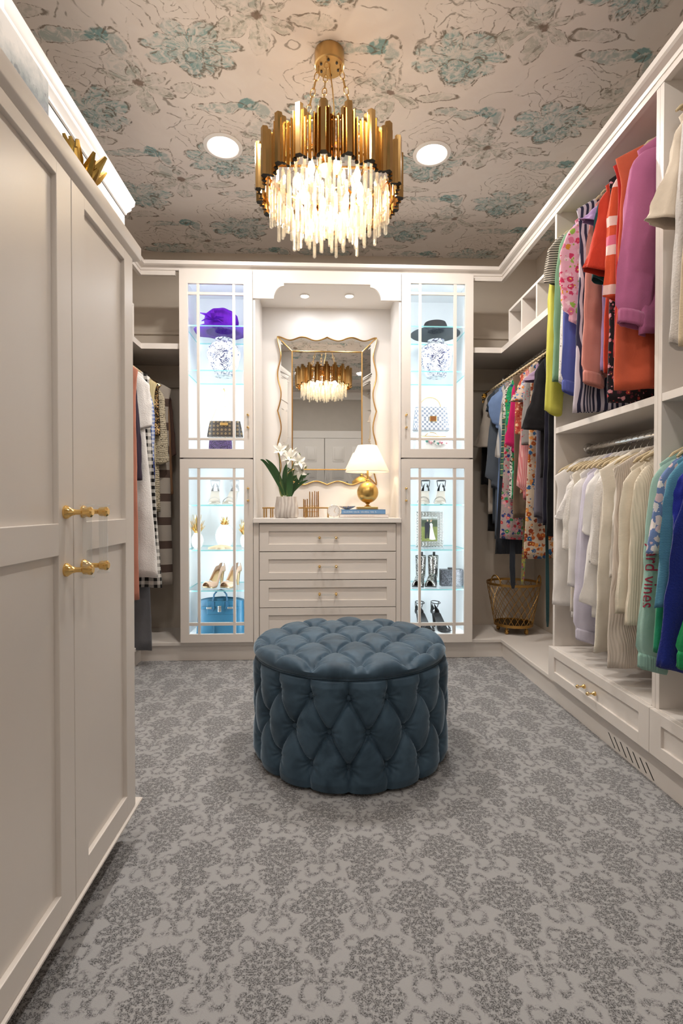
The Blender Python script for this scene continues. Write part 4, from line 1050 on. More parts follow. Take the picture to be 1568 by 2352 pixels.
# purple beaded clutch
b = MB('purple_beads'); vr = b.voro(b.co(), 230.0); b.color(b.mix(E(b.nt, vr.outputs['Distance']).ss(.15, .6), (0.16, 0.06, 0.32), (0.02, 0.005, 0.05))); b.set(Roughness=.25); b.bump(1.0 - E(b.nt, vr.outputs['Distance']), .8, .004)
cy_ = YF + .10; solo('beaded_clutch', pillow(new(), KX(479.5, cy_), KX(534, cy_), cy_ - .025, cy_ + .025, ZMf, KZ(1010, 505, cy_), .95, .2), b.m, 'small purple beaded clutch below the monogram bag', 'clutch', angle=.9)
# white checked satchel on a clear riser
by = YC + .0; z0, z1 = KZ(989, 987, by), KZ(936, 987, by); x0, x1 = KX(947, by), KX(1030, by); x0 = max(x0, R_['x0'] + .024)
def riser(x0, x1, y0, y1, z0, z1, lab):
    t = thing('clear_riser', lab, 'riser', ((x0 + x1) / 2, (y0 + y1) / 2, z0))
    obj('top', box(new(), x0, x1, y0, y1, z1 - .004, z1), ACRYL, t, smooth=False)
    for a, c in ((x0, x0 + .004), (x1 - .004, x1)): obj('side', box(new(), a, c, y0, y1, z0, z1 - .004), ACRYL, t, smooth=False)
riser(x0 + .01, x1 - .01, by - .05, by + .05, R_['zm'] + .0003, z0 - .0003, 'clear acrylic riser under the white checked satchel')
b = MB('white_check_canvas'); ck = b.n('ShaderNodeTexChecker'); ck.inputs['Scale'].default_value = 68; b.link(b.co(), ck.inputs[0]); ck.inputs[1].default_value = (0.60, 0.60, 0.60, 1); ck.inputs[2].default_value = (0.19, 0.21, 0.26, 1); b.color(ck.outputs[0]); b.set(Roughness=.45)
CHK = b.m
t = thing('satchel', 'white and grey checked satchel with a gold clasp and top handle', 'handbag', ((x0 + x1) / 2, by, z0))
obj('body', pillow(new(), x0, x1, by - .042, by + .042, z0, z1, .86, .45), CHK, t, angle=.9)
obj('clasp', box(new(), KX(983, by), KX(999, by), by - .046, by - .034, KZ(970, 990, by), KZ(958, 990, by), .003), GOLD, t, smooth=False)
hx0, hx1, hz = KX(963, by), KX(1011, by), KZ(913, 987, by)
obj('handle', tube(new(), [(lerp(hx0, hx1, .5 - .5 * math.cos(PI * k / 12)), by, z1 - .012 + (hz - z1 + .012) * math.sin(PI * k / 12) ** .8) for k in range(13)], .0042, 8), simple('tan_trim', (0.55, 0.42, 0.24), .4), t)
# jewelled white clutch
cy_ = YF + .10; x0, x1 = KX(953, cy_), KX(1032, cy_); z0 = R_['zm'] + .0003; z1 = KZ(1004, 990, cy_); x0 = max(x0, R_['x0'] + .03)
t = thing('jewelled_clutch', 'small white frame clutch with pink and green jewel flowers', 'clutch', ((x0 + x1) / 2, cy_, z0))
obj('body', pillow(new(), x0, x1, cy_ - .022, cy_ + .022, z0, z1, .94, .3), simple('white_satin', (0.84, 0.83, 0.80), .35), t, angle=.9)
obj('frame', tube(new(), [(x0 + .008, cy_, z0 + .02), (x0 + .012, cy_, z1 - .004), (x0 + .03, cy_, z1 + .004), (x1 - .03, cy_, z1 + .004), (x1 - .012, cy_, z1 - .004), (x1 - .008, cy_, z0 + .02)], .003, 8), GOLD, t)
obj('handle', tube(new(), [(KX(976, cy_) + (KX(1006, cy_) - KX(976, cy_)) * (.5 - .5 * math.cos(PI * k / 10)), cy_, z1 + .03 * math.sin(PI * k / 10)) for k in range(11)], .0024, 6), GOLD, t)
for k in range(16):
    px, py = 979 + 2.8 * k + R.uniform(-2, 2), 1012 + 1.0 * k * (1 if k < 9 else .6) + R.uniform(-4, 4)
    obj('jewel', ball(new(), (KX(px, cy_), cy_ - .024, KZ(min(py, 1030), px, cy_)), R.choice((.006, .008, .010)), sy=.6, u=8, v=6), R.choice((simple('jewel_pink', (0.55, 0.16, 0.24), .15), simple('jewel_rose', (0.65, 0.35, 0.38), .15), simple('jewel_green', (0.10, 0.30, 0.26), .15), simple('pearl', (0.85, 0.83, 0.8), .15))), t)
# teal blue tote
TEAL = simple('teal_blue_leather', (0.018, 0.115, 0.20), .45, var=.06, bump=.1, bscale=300); TEALD = simple('teal_edge', (0.03, 0.12, 0.22), .4)
by = YC - .02; z0 = L_['zb'] + .0003; z1 = KZ(1378, 510, by); x0, x1 = KX(453, by), KX(563, by); x1 = min(x1, L_['x1'] - .026)
t = thing('tote_bag', 'teal blue leather top handle tote with silver straps on the cabinet floor', 'handbag', ((x0 + x1) / 2, by, z0))
rings = []; bm = new()
for k in range(13):
    s = k / 12; w = (x1 - x0) / 2 * (1 - .07 * s); d = .075 * (1 - .5 * s); ring = []
    for i in range(40):
        q = 2 * PI * i / 40; c, s_ = math.cos(q), math.sin(q); xx = math.copysign(abs(c) ** .25, c)
        ring.append(((x0 + x1) / 2 + w * xx, by + d * math.copysign(abs(s_) ** .4, s_), z0 + (z1 - z0) * s + (.018 * (1 - xx * xx) * s)))
    rings.append(ring)
loft(bm, rings); obj('body', bm, TEAL, t, angle=.9)
cx_ = (x0 + x1) / 2; fy = by - .062
obj('flap', box(new(), cx_ - .085, cx_ + .085, by - .058, by - .042, z0 + (z1 - z0) * .60, z1 + .004, .004), TEAL, t, smooth=False)
for s in (-1, 1):
    hx_ = cx_ + s * .042 + .002
    obj('handle', tube(new(), [(cx_ + s * .046, by - s * 0 - .05, z1 - .055), (cx_ + s * .046, by - .05, z1 + .0), (cx_ + s * .040, by - .045, z1 + .045), (cx_ + s * .02, by - .04, z1 + .068), (cx_, by - .04, z1 + .074)], .0055, 8), TEALD, t)
    obj('tab', prism(new(), [(cx_ + s * .046 - .009, z1 + .0), (cx_ + s * .046 + .009, z1 + .0), (cx_ + s * .046 + .010, z1 - .045), (cx_ + s * .046, z1 - .062), (cx_ + s * .046 - .010, z1 - .045)], 'y', by - .062, by - .052), TEALD, t, smooth=False)
    a, c = sorted((cx_ + s * .035, cx_ + s * .125)); obj('strap', box(new(), a, c, by - .066, by - .056, z1 - .047, z1 - .032, .002), TEAL, t, smooth=False)
    a, c = sorted((cx_ + s * .05, cx_ + s * .085)); obj('buckle', box(new(), a, c, by - .069, by - .06, z1 - .046, z1 - .034, .002), SILVER, t, smooth=False)
obj('clasp', box(new(), cx_ - .011, cx_ + .011, by - .071, by - .056, z1 - .066, z1 - .026, .003), SILVER, t, smooth=False)
ob = tube(new(), [(cx_ - .035, by - .075, z0 + .055), (cx_ - .036, by - .078, z0 + .02), (cx_ - .036, by - .078, z0 + .004)], [.006, .012, .011], 8, flat=.5); obj('key_bell', ob, TEAL, t)

# --- shoes (toe points to -y)
def shoe(kind, label, x, y, z, m_sole, m_up, L=.225, h=.085, rot=0.0, m_heel=None, group=None):
    t = thing('shoe' if kind != 'boot' else 'ankle_boot', label, 'shoe' if kind != 'boot' else 'boot', (x, y, z), rot, group)
    def zs(s):
        if s < .22: return h * (1 - .04 * s)
        if s < .68: q = (s - .22) / .46; return lerp(h * .99, .010, q * q * (3 - 2 * q))
        return .010 + .010 * max(0, (s - .85) / .15)
    def ws(s):
        return .026 + .012 * math.sin(PI * min(1, max(0, (s - .35) / .75))) - (.016 * ((s - .85) / .15) ** 2 if s > .85 else 0) - (.012 * (1 - s / .06) if s < .06 else 0)
    def yy(s): return L * (.5 - s)
    S = [k / 24 for k in range(25)]
    bm = new(); loft(bm, [[(-ws(s), yy(s), zs(s) - .007), (ws(s), yy(s), zs(s) - .007), (ws(s), yy(s), zs(s)), (-ws(s), yy(s), zs(s))] for s in S]); obj('sole', bm, m_sole, t, world=False, angle=.7)
    bm = new(); hb = .5 * L - .012
    if kind in ('sandal_block', 'boot'): ra, rb = .022, .018
    else: ra, rb = .020, .009
    loft(bm, [[(math.cos(q) * r_, hb - .012 + math.sin(q) * r_ * .9, zz) for q in (2 * PI * i / 12 for i in range(12))] for r_, zz in ((rb, 0), (rb, .012), (lerp(rb, ra, .5), h * .6), (ra, h - .006))]); obj('heel', bm, m_heel or m_sole, t, world=False)
    def walls(A, H, name='upper', s0=0, s1=1, mat=m_up):
        bm = new(); n = 8
        for sd in (-1, 1):
            g = []
            for k in range(25):
                s = s0 + (s1 - s0) * k / 24; g.append([bm.verts.new((sd * ws(s) * math.cos(A(s) * j / n), yy(s), zs(s) + H(s) * math.sin(A(s) * j / n))) for j in range(n + 1)])
            for k in range(24):
                for j in range(n): bm.faces.new((g[k][j], g[k + 1][j], g[k + 1][j + 1], g[k][j + 1]))
        bmesh.ops.remove_doubles(bm, verts=bm.verts, dist=.0004)
        return thicken(obj(name, bm, mat, t, world=False, angle=1.0), .0018, 0)
    if kind == 'pump':
        walls(lambda s: 1.05 if s < .1 else (.62 if s < .62 else min(PI / 2, .62 + (s - .62) * 9)), lambda s: .055 if s < .3 else lerp(.055, .034, min(1, (s - .3) / .4)) * (1 if s < .95 else .75), s1=.96)
        bm = new()
        for k in range(9): ball(bm, (lerp(-.026, .026, k / 8), yy(.74), zs(.74) + .030 * math.sin(PI * (k + 1) / 10) + .006), .0042, u=8, v=6)
        obj('jewel_strip', bm, SILVER, t, world=False, kind='stuff')
    elif kind.startswith('sandal'):
        walls(lambda s: 1.25, lambda s: .058 * (1 - .5 * s / .2), 'counter', 0.0, .2)
        def band(s, H, w_):
            bm = new(); rings = []
            for j in range(13):
                a = PI * j / 12; rings.append([(ws(s) * math.cos(a) * 1.03, yy(s) + dy, zs(s) + H * math.sin(a) + dz) for dy, dz in ((-w_, 0), (w_, 0), (w_, .002), (-w_, .002))])
            loft(bm, rings); obj('strap', bm, m_up, t, world=False, angle=.8)
        band(.78, .034, .007); band(.70, .040, .006)
        za = h + .070
        bm = tube(new(), [(.030 * math.cos(q), .5 * L - .040 + .036 * math.sin(q), za + .004 * math.sin(q)) for q in (2 * PI * i / 24 for i in range(24))], .003, 6, closed=True); obj('ankle_strap', bm, m_up, t, world=False)
        bm = new()
        for sd in (-1, 1): tube(bm, [(sd * .024, .5 * L - .02, h + .03), (sd * .029, .5 * L - .03, za)], .0028, 6)
        obj('strap_loop', bm, m_up, t, world=False)
    elif kind == 'boot':
        walls(lambda s: PI / 2, lambda s: .058 * (1 - .35 * max(0, (s - .4) / .6)) * (1 if s < .93 else .8), s1=.985)
        bm = new(); rings = []
        for k in range(9):
            s = k / 8; rings.append([(lerp(.031, .036, s) * math.cos(q), .5 * L - .052 + lerp(.050, .046, s) * math.sin(q), h + .01 + .135 * s) for q in (2 * PI * i / 28 for i in range(28))])
        loft(bm, rings, False, False); thicken(obj('shaft', bm, m_up, t, world=False), .003)
        obj('pull_tab', box(new(), -.008, .008, .5 * L - .012, .5 * L + .006, h + .12, h + .165, .002), BLKL, t, world=False, smooth=False)
    return t
BLKL = simple('black_leather', (0.014, 0.013, 0.014), .3)
SILL = simple('silver_glitter_leather', (0.62, 0.60, 0.60), .35, .4, var=.15, bump=.5, bscale=700)
INS = simple('cream_insole', (0.72, 0.64, 0.54), .6)
NUDE = simple('nude_patent', (0.62, 0.42, 0.30), .25); NUDEG = simple('nude_gold', (0.55, 0.38, 0.20), .3, .7)
CLR = clear('clear_vinyl', (0.93, 0.93, 0.93), .1, .05, milk=.25, milkcol=(.7, .7, .72))
b = MB('black_silver_glitter'); vr = b.voro(b.co(), 260.0); rnd = b.n('ShaderNodeSeparateColor'); b.link(vr.outputs['Color'], rnd.inputs[0]); gl_ = E(b.nt, rnd.outputs[0])
b.color(b.mix(gl_.gt(.52), (0.02, 0.02, 0.022), (0.75, 0.72, 0.66))); b.link(gl_.gt(.52).s, b.p.inputs['Metallic']); b.set(Roughness=.25); b.bump(gl_, .9, .004); GLIT = b.m
z = L_['sh'][2] + .0003; y = YC - .03
for px, rt, sd in ((493, .15, 'by its mate, nearer the cabinet side'), (531, -.12, 'next to the mullion')):
    shoe('sandal', 'silver high heel sandal with cream insole and ankle strap', KX(px, y), y, z, INS, SILL, h=.092, rot=rt, m_heel=SILL, group='silver sandals')
z = L_['sh'][4] + .0003; y = YC - .03
for px, rt in ((492, -.35), (531, -.32)): shoe('pump', 'nude peep toe pump with a jewelled strip', KX(px, y), y, z, NUDEG, NUDE, h=.10, rot=rt, group='nude pumps')
z = R_['sh'][2] + .0003
for px, rt in ((974, -.3), (1011, -.3)): shoe('sandal', 'clear high heel sandal edged in black with a glitter heel', KX(px, y), y, z, INS, CLR if False else BLKL, h=.092, rot=rt, m_heel=GLIT, group='clear sandals edged in black')
z = R_['sh'][4] + .0003; y = YC - .05
for px, rt in ((963, -.35), (992, -.35)): shoe('boot', 'black and silver glitter ankle boot with block heel', KX(px, y), y, z, BLKL, GLIT, L=.215, h=.055, rot=rt, m_heel=BLKL, group='glitter ankle boots')
z = R_['zb'] + .0003; y = YC - .02
for px, rt in ((975, .25), (1012, .25)): shoe('sandal', 'black high heel sandal with thin straps on the cabinet floor', KX(px, y), y, z, BLKL, BLKL, h=.10, rot=rt, group='black strappy sandals')
# black sparkle box clutch
b = MB('black_sparkle_box'); nz = b.noise(b.co(scale=(2, 2, .6)), 160.0, 3, .7); b.color(b.mix(nz.ss(.45, .7), (0.02, 0.022, 0.028), (0.22, 0.23, 0.26))); b.set(Roughness=.3)
cy_ = YC - .04; x0, x1 = KX(1011, cy_), KX(1064, cy_); z0 = R_['sh'][4] + .0003; x1 = min(x1, R_['x1'] - .022)
t = thing('box_clutch', 'black sparkling box clutch beside the glitter boots', 'clutch', ((x0 + x1) / 2, cy_, z0))
obj('body', box(new(), x0, x1, cy_ - .03, cy_ + .03, z0, KZ(1307, 1035, cy_), .003), b.m, t, smooth=False)
obj('clasp', box(new(), (x0 + x1) / 2 - .02, (x0 + x1) / 2 + .02, cy_ - .015, cy_ + .015, KZ(1307, 1035, cy_) - .001, KZ(1307, 1035, cy_) + .01, .002), BLKL, t, smooth=False)
# pineapples
WCER = simple('white_ceramic', (0.84, 0.84, 0.82), .2, var=.02)
def pineapple(name, lab, x, y, z, r, h, leafh, split=False, spiky=False):
    t = thing(name, lab, 'pineapple', (x, y, z), 0)
    bm = new(); rings = []; N_, M_ = 40, 26
    for k in range(M_ + 1):
        s = k / M_; rr = r * (math.sin(PI * (.12 + .80 * s)) ** .55)
        rings.append([(x + (rr + .0022 * abs(math.sin(8 * (q + s * 2.4)) * math.sin(8 * (q - s * 2.4)))) * math.cos(q), y + (rr + .0022 * abs(math.sin(8 * (q + s * 2.4)) * math.sin(8 * (q - s * 2.4)))) * math.sin(q), z + h * s) for q in (2 * PI * i / N_ for i in range(N_))])
    loft(bm, rings); bd = obj('body', bm, WCER, t, angle=1.0)
    if split: obj('rim', tube(new(), [(x + r * .985 * math.cos(q), y + r * .985 * math.sin(q), z + h * .62) for q in (2 * PI * i / 32 for i in range(32))], .0016, 6, closed=True), simple('ceramic_joint', (.6, .58, .54), .4), t)
    lm = bmesh.new(); loft(lm, [[(-w_, -.001, zz), (0, -w_ * .5 - .001, zz), (w_, -.001, zz), (0, .0012, zz)] for w_, zz in ((.006, 0), (.0085, .3), (.005, .75), (.0006, 1.0))])
    LM = mesh_from(lm, 'leaf'); LM.materials.append(GOLD)
    for tier, (n, tilt, ln) in enumerate(((7, .95, .55), (6, .6, .75), (5, .25, 1.0))):
        for k in range(n):
            a = 2 * PI * k / n + tier * .5; o = obj('leaf', LM, None, t, world=False)
            o.location = Vector((x + .004 * math.cos(a), y + .004 * math.sin(a), z + h - .006)) - _rootloc(t); o.rotation_euler = (tilt * (1 if not spiky else .75), 0, a + PI / 2); o.scale = (1.0, 1.0, leafh * ln)
z = L_['sh'][3] + .0003
pineapple('pineapple_figure', 'white ceramic pineapple with tall spiky gold leaves', KX(453, YC + .0), YC, z, .040, .098, .13, spiky=True)
pineapple('pineapple_jar', 'lidded white pineapple jar with a short gold crown', KX(516, YC + .06), YC + .06, z, .062, .15, .062, split=True)
pineapple('pineapple_figure', 'white pineapple with gold leaves standing half behind the cabinet stile', KX(562, YC + .03), YC + .03, z, .032, .085, .11, spiky=True)
# flat starfish style shells in front of the pineapple jar
def starfish(x, y, z, r, lab, a0):
    bm = new(); rings = []
    for s, zz in ((1, 0), (.96, .010), (.5, .020), (.05, .024)):
        rings.append([(x + r * s * (.55 + .45 * abs(math.cos(2.5 * (q + a0))) ** 1.5) * math.cos(q), y + r * .8 * s * (.55 + .45 * abs(math.cos(2.5 * (q + a0))) ** 1.5) * math.sin(q), z + zz) for q in (2 * PI * i / 50 for i in range(50))])
    loft(bm, rings); solo('starfish', bm, simple('sand_starfish', (0.62, 0.50, 0.33), .8, var=.2, bump=.5, bscale=250), lab, 'starfish')
starfish(KX(507, YC - .07), YC - .07, z, .085, 'sand coloured starfish lying before the pineapple jar', .3)
# --- jewelled photo frame
b = MB('wedding_print'); fy = YC + .03
x0, x1 = KX(955, fy), KX(1018.5, fy); z0 = R_['sh'][3] + .0003; z1 = KZ(1175, 987, fy)
t = thing('photo_frame', 'photo frame edged in silver jewels around a couple on a lawn', 'picture frame', ((x0 + x1) / 2, fy, z0))
obj('back', box(new(), x0, x1, fy, fy + .012, z0, z1, .001), SILVER, t, smooth=False)
px0, px1, pz0, pz1 = KX(968, fy), KX(1004, fy), KZ(1243, 987, fy), KZ(1187, 987, fy)
bm = box(new(), px0, px1, fy - .0015, fy + .001, pz0, pz1); pr = None
x, y_, zc = b.xyz(b.co()); hor = KZ(1210, 987, fy)
nz = b.noise(b.co(), 60.0, 3)
skyc = b.mix((zc - (hor + .05)).ss(-.01, .02), (0.06, 0.075, 0.05), (0.62, 0.62, 0.60)); c_ = b.mix((zc - hor).ss(.004, -.004), skyc, (0.20, 0.22, 0.07)); c_ = b.mix(nz.ss(.4, .7) * .4, c_, (0.09, 0.11, 0.035)); b.color(c_); b.set(Roughness=.3)
pr = obj('print', bm, b.m, t, smooth=False)
def flat(poly, mat, y): return obj('figure', prism(new(), poly, 'y', y - .0004, y), mat, pr, smooth=False)
def FP(px, py): return (KX(px, fy), KZ(py, px, fy))
suit = simple('print_suit', (0.018, 0.018, 0.024), .5); gown = simple('print_gown', (0.78, 0.77, 0.75), .5); skn = simple('print_skin', (0.55, 0.36, 0.26), .5); hair = simple('print_hair', (0.30, 0.18, 0.08), .5)
flat([FP(975, 1202), FP(978, 1199), FP(984, 1199), FP(987, 1203), FP(986, 1219), FP(985, 1236), FP(981, 1236), FP(980.5, 1222), FP(979.5, 1237), FP(975.5, 1237), FP(975.5, 1220)], suit, fy - .0016)
flat([FP(986.5, 1203), FP(990, 1201), FP(993, 1204), FP(993, 1211), FP(996, 1225), FP(1000, 1239), FP(993, 1240), FP(986, 1239), FP(987, 1222), FP(988, 1211)], gown, fy - .0018)
for px, py, mt in ((981.5, 1195.5, skn), (989, 1197, skn), (990.2, 1195.5, hair)):
    c_ = FP(px, py); flat([(c_[0] + .0055 * math.cos(q), c_[1] + .007 * math.sin(q)) for q in (2 * PI * i / 10 for i in range(10))], mt, fy - (.0022 if mt is skn else .0019))
gem = mesh_from(lathe(new(), [(0.0, 0), (.0085, 0), (.0085, .002), (.004, .0065), (.0, .0065)][1:4], 8), 'gem', False); gem.materials.append(SILVER)
nx, nz_ = 9, 13
for i in range(nx):
    for j in range(nz_):
        gx_, gz_ = lerp(x0 + .009, x1 - .009, i / (nx - 1)), lerp(z0 + .009, z1 - .009, j / (nz_ - 1))
        if px0 - .004 < gx_ < px1 + .004 and pz0 - .004 < gz_ < pz1 + .004: continue
        o = obj('gem', gem, None, t, world=False); o.location = Vector((gx_, fy, gz_)) - _rootloc(t); o.rotation_euler = (PI / 2, 0, 0)

# ------------------------------------------------------------------ wire laundry basket on casters
q = U(1190, 1456, 'z', PLAT); bxc, byc = min(q.x, XR - .20), min(q.y, YB - .20) 
bxc, byc = 1.315, 3.43
t = thing('wire_basket', 'aged gold wire basket with two loop handles on round casters', 'basket', (bxc, byc, PLAT))
zb_, zt_, r0, r1 = PLAT + .055, PLAT + .335, .128, .178
def hoop(r, z, w, h): 
    return lathe(new(), [(r, z), (r, z + h), (r - w, z + h), (r - w, z), (r, z)], 48, (bxc, byc, 0), caps=False)
obj('rim', hoop(r1, zt_ - .008, .004, .016), AGOLD, t); obj('base_hoop', hoop(r0, zb_ - .006, .004, .018), AGOLD, t)
obj('base_plate', lathe(new(), [(r0 - .003, zb_), (r0 - .003, zb_ + .003)], 48, (bxc, byc, 0)), simple('dark_bronze', (0.06, 0.035, 0.012), .5, .6), t)
for sgn in (-1, 1):
    for k in range(20):
        a = 2 * PI * k / 20; pts = []
        for j in range(9):
            s = j / 8; aa = a + sgn * s * 1.15; rr = lerp(r0, r1, s) - .003; pts.append((bxc + rr * math.cos(aa), byc + rr * math.sin(aa), lerp(zb_ + .004, zt_ - .004, s)))
        obj('wire', tube(new(), pts, .0017, 5), AGOLD, t)
for a in (PI * 1.15, PI * 1.78):
    pts = []
    for k in range(13):
        s = k / 12; aa = a + (s - .5) * .55; pts.append((bxc + (r1 - .006) * math.cos(aa), byc + (r1 - .006) * math.sin(aa), zt_ + .066 * math.sin(PI * s) ** .6 - .004))
    if a > 5: pts = [(x_, y_ - .0, z_) for x_, y_, z_ in pts]
    obj('loop_handle', tube(new(), pts, .0048, 8), AGOLD, t)
for a in (PI * 1.25, PI * 1.68, PI * .3, PI * .8):
    x_, y_ = bxc + r0 * .8 * math.cos(a), byc + r0 * .8 * math.sin(a)
    bm = tube(new(), [(x_, y_, zb_), (x_, y_, PLAT + .03)], .006, 8); box(bm, x_ - .010, x_ + .010, y_ - .012, y_ + .012, PLAT + .026, PLAT + .034, .002)
    cst = obj('caster', bm, AGOLD, t); obj('wheel', ball(new(), (x_, y_, PLAT + .0165), .0165, sx=.8, u=14, v=10), AGOLD, cst)

# ------------------------------------------------------------------ things on top of the wardrobe and in the cubbies
b = MB('landscape_canvas'); x, y, z = b.xyz(b.co()); nz = b.noise(b.co(), 22.0, 4, .65); nz2 = b.noise(b.co(), 45.0, 3, .6)
col = b.ramp(((z - 1.742) + (1.28 - y) * .33) * 2.35 + (nz - .5) * .30, [(0.0, (0.13, 0.20, 0.09)), (.12, (0.38, 0.44, 0.12)), (.22, (0.12, 0.17, 0.12)), (.34, (0.36, 0.33, 0.42)), (.46, (0.20, 0.24, 0.26)), (.56, (0.50, 0.52, 0.52)), (.66, (0.78, 0.75, 0.72))], 'LINEAR')
b.color(b.mix(nz2.ss(.55, .7) * .6 * ((z - 1.742) + (1.28 - y) * .33).lt(.24), col, (0.06, 0.07, 0.09))); b.set(Roughness=.6)
t = thing('landscape_canvas', 'unframed landscape canvas of trees and fields leaning above the wardrobe', 'painting', (-0.70, 1.0, 1.7425))
obj('canvas', box(new(), -.675, -.655, .60, 1.28, 1.7425, 2.005, .001), b.m, t, smooth=False)
ORN = simple('antique_gold_ornament', (0.55, 0.36, 0.10), .22, 1.0, var=.4)
t = thing('gold_ornament', 'spiky polished gold coral ornament on top of the wardrobe', 'ornament', (-.60, 1.33, 1.7425))
ox, oy, oz = -.598, 1.315, 1.7425
obj('base', box(new(), ox - .03, ox + .03, oy - .04, oy + .04, oz, oz + .02, .004), ORN, t, smooth=False)
for k in range(30):
    a = R.uniform(0, 2 * PI); ln = R.uniform(.05, .085); c = Vector((ox + .012 * math.cos(a), oy + .02 * math.sin(a), oz + .03 + R.uniform(0, .045))); d = Vector((math.cos(a) * .5, math.sin(a) * .6, R.uniform(.5, 1.1))).normalized()
    obj('branch', tube(new(), [c - d * .02, c + d * ln * .5, c + d * ln], [.009, .012, .004], 6), ORN, t)
t = thing('gold_bead_garland', 'string of small gold beads lying along the wardrobe edge', 'garland', (-.58, 1.42, 1.7425))
for k in range(14):
    yy_ = 1.365 + .0105 * k; obj('bead', ball(new(), (-.592 + .006 * math.sin(k * 1.3), yy_, oz + lerp(.048, .008, k / 13) * (.9 + .2 * math.sin(k * 2))), .0085, u=8, v=6), ORN, t)
# brown leather bag in the right cubby
t = thing('cubby_bag', 'brown leather bag lying in the middle cubby of the rack', 'handbag', (1.32, 2.80, 1.99))
obj('body', pillow(new(), 1.21, 1.40, 2.745, 2.885, 1.9905, 2.075, .8, .3), simple('brown_leather', (0.22, 0.10, 0.045), .45), t, angle=.9)
obj('handle', tube(new(), [(1.27, 2.81 - .05 * math.cos(PI * k / 8), 2.07 + .055 * math.sin(PI * k / 8)) for k in range(9)], .005, 7), simple('tan_handle', (0.34, 0.17, 0.07), .45), t)
# ------------------------------------------------------------------ fabrics
def _fin(b, co, rough=.85, bumpk='weave', sheen=.25):
    b.set(Roughness=rough, Specular_IOR_Level=.2, Sheen_Weight=sheen)
    if bumpk == 'weave': b.bump(b.noise(co, 420.0, 2) + 2.5 * b.noise(co, 16.0, 3), .35, .003)
    elif bumpk == 'knit':
        x, y, z = b.xyz(co); h = (z * 1300.0 + ((x + y) * 900.0).sin() * 1.2).sin(); b.bump(h * .3 + 3.0 * b.noise(co, 18.0, 3), .25, .0025)
    elif bumpk == 'rib':
        x, y, z = b.xyz(co); b.bump(((x + y) * 900.0).sin() * .6 + 2.0 * b.noise(co, 18.0, 2), .4, .003)
    elif bumpk == 'lace': b.bump(b.noise(co, 160.0, 4, .7) * 2.5 + 2.0 * b.noise(co, 16.0, 3), .6, .003)
    return b.m
def solid(h, bumpk='weave', rough=.85, var=.14):
    n = 'cloth_%s_%s' % (h, bumpk)
    if n in MATS: return MATS[n]
    b = MB(n); co = b.co(); c = hexc(h); nz = b.noise(co, 14.0, 3)
    b.color(b.mix(nz, tuple(v * (1 - var) for v in c), tuple(min(1, v * (1 + var * .5)) for v in c))); return _fin(b, co, rough, bumpk)
def stripes(cols, period, axis='z', duty=.5):
    n = 'stripe_%s_%g_%s' % ('_'.join(cols), period, axis)
    if n in MATS: return MATS[n]
    b = MB(n); co = b.co(); x, y, z = b.xyz(co); v = {'z': z, 'x': x + y}[axis]; f = (v / period).fract()
    if len(cols) == 2: b.color(b.mix(f.lt(duty), hexc(cols[0]), hexc(cols[1])))
    else: b.color(b.ramp(f, [(i / len(cols), hexc(c)) for i, c in enumerate(cols)]))
    return _fin(b, co)
def gingham(a, c, period, dark=.55):
    n = 'gingham_%s_%s' % (a, c)
    if n in MATS: return MATS[n]
    b = MB(n); co = b.co(); x, y, z = b.xyz(co); f = ((x + y) / period).fract().lt(.5) + (z / period).fract().lt(.5)
    b.color(b.mix(f * .5, hexc(a), hexc(c))); return _fin(b, co)
def plaid(cols, period):
    n = 'plaid_' + '_'.join(cols)
    if n in MATS: return MATS[n]
    b = MB(n); co = b.co(); x, y, z = b.xyz(co); u = ((x + y) / period).fract(); v = (z / period).fract()
    c = b.mix(u.lt(.45) * .6, hexc(cols[0]), hexc(cols[1])); c = b.mix(v.lt(.45) * .6, c, hexc(cols[1])); c = b.mix((u - .7).abs().lt(.06).max((v - .7).abs().lt(.06)), c, hexc(cols[2])); b.color(c); return _fin(b, co)
def floral(bg, cols, scale=38.0, petal=.40, dens=.75):
    n = 'floral_%s_%s_%g' % (bg, '_'.join(cols), scale)
    if n in MATS: return MATS[n]
    b = MB(n); co = b.co(); scale *= 1.35
    d1 = b.noise(co, scale * 1.6, 3, .6, out=1); va = b.n('ShaderNodeVectorMath', operation='SCALE'); b.link(d1.s, va.inputs[0]); va.inputs['Scale'].default_value = .55 / scale
    vb = b.n('ShaderNodeVectorMath', operation='ADD'); b.link(co, vb.inputs[0]); b.link(va.outputs[0], vb.inputs[1]); co = vb.outputs[0]
    v = b.voro(co, scale, rnd=.8); d = E(b.nt, v.outputs['Distance']); sc = b.n('ShaderNodeSeparateColor'); b.link(v.outputs['Color'], sc.inputs[0]); r1, r2 = E(b.nt, sc.outputs[0]), E(b.nt, sc.outputs[1])
    wob = b.noise(co, scale * 3.2, 2)
    m = (d + (wob - .5) * .45).lt(petal) * r2.lt(dens)
    colr = b.ramp(r1, [(i / len(cols), hexc(c)) for i, c in enumerate(cols)])
    c = b.mix(m, hexc(bg), colr)
    v2 = b.voro(co, scale * 1.7, rnd=1.0); d2 = E(b.nt, v2.outputs['Distance']); s2 = b.n('ShaderNodeSeparateColor'); b.link(v2.outputs['Color'], s2.inputs[0])
    c = b.mix(d2.lt(.24) * E(b.nt, s2.outputs[0]).lt(.5), c, b.ramp(E(b.nt, s2.outputs[1]), [(i / len(cols), hexc(q)) for i, q in enumerate(reversed(cols))]))
    c = b.mix(d.lt(petal * .25) * m, c, hexc('f2d060')); b.color(c); return _fin(b, co)
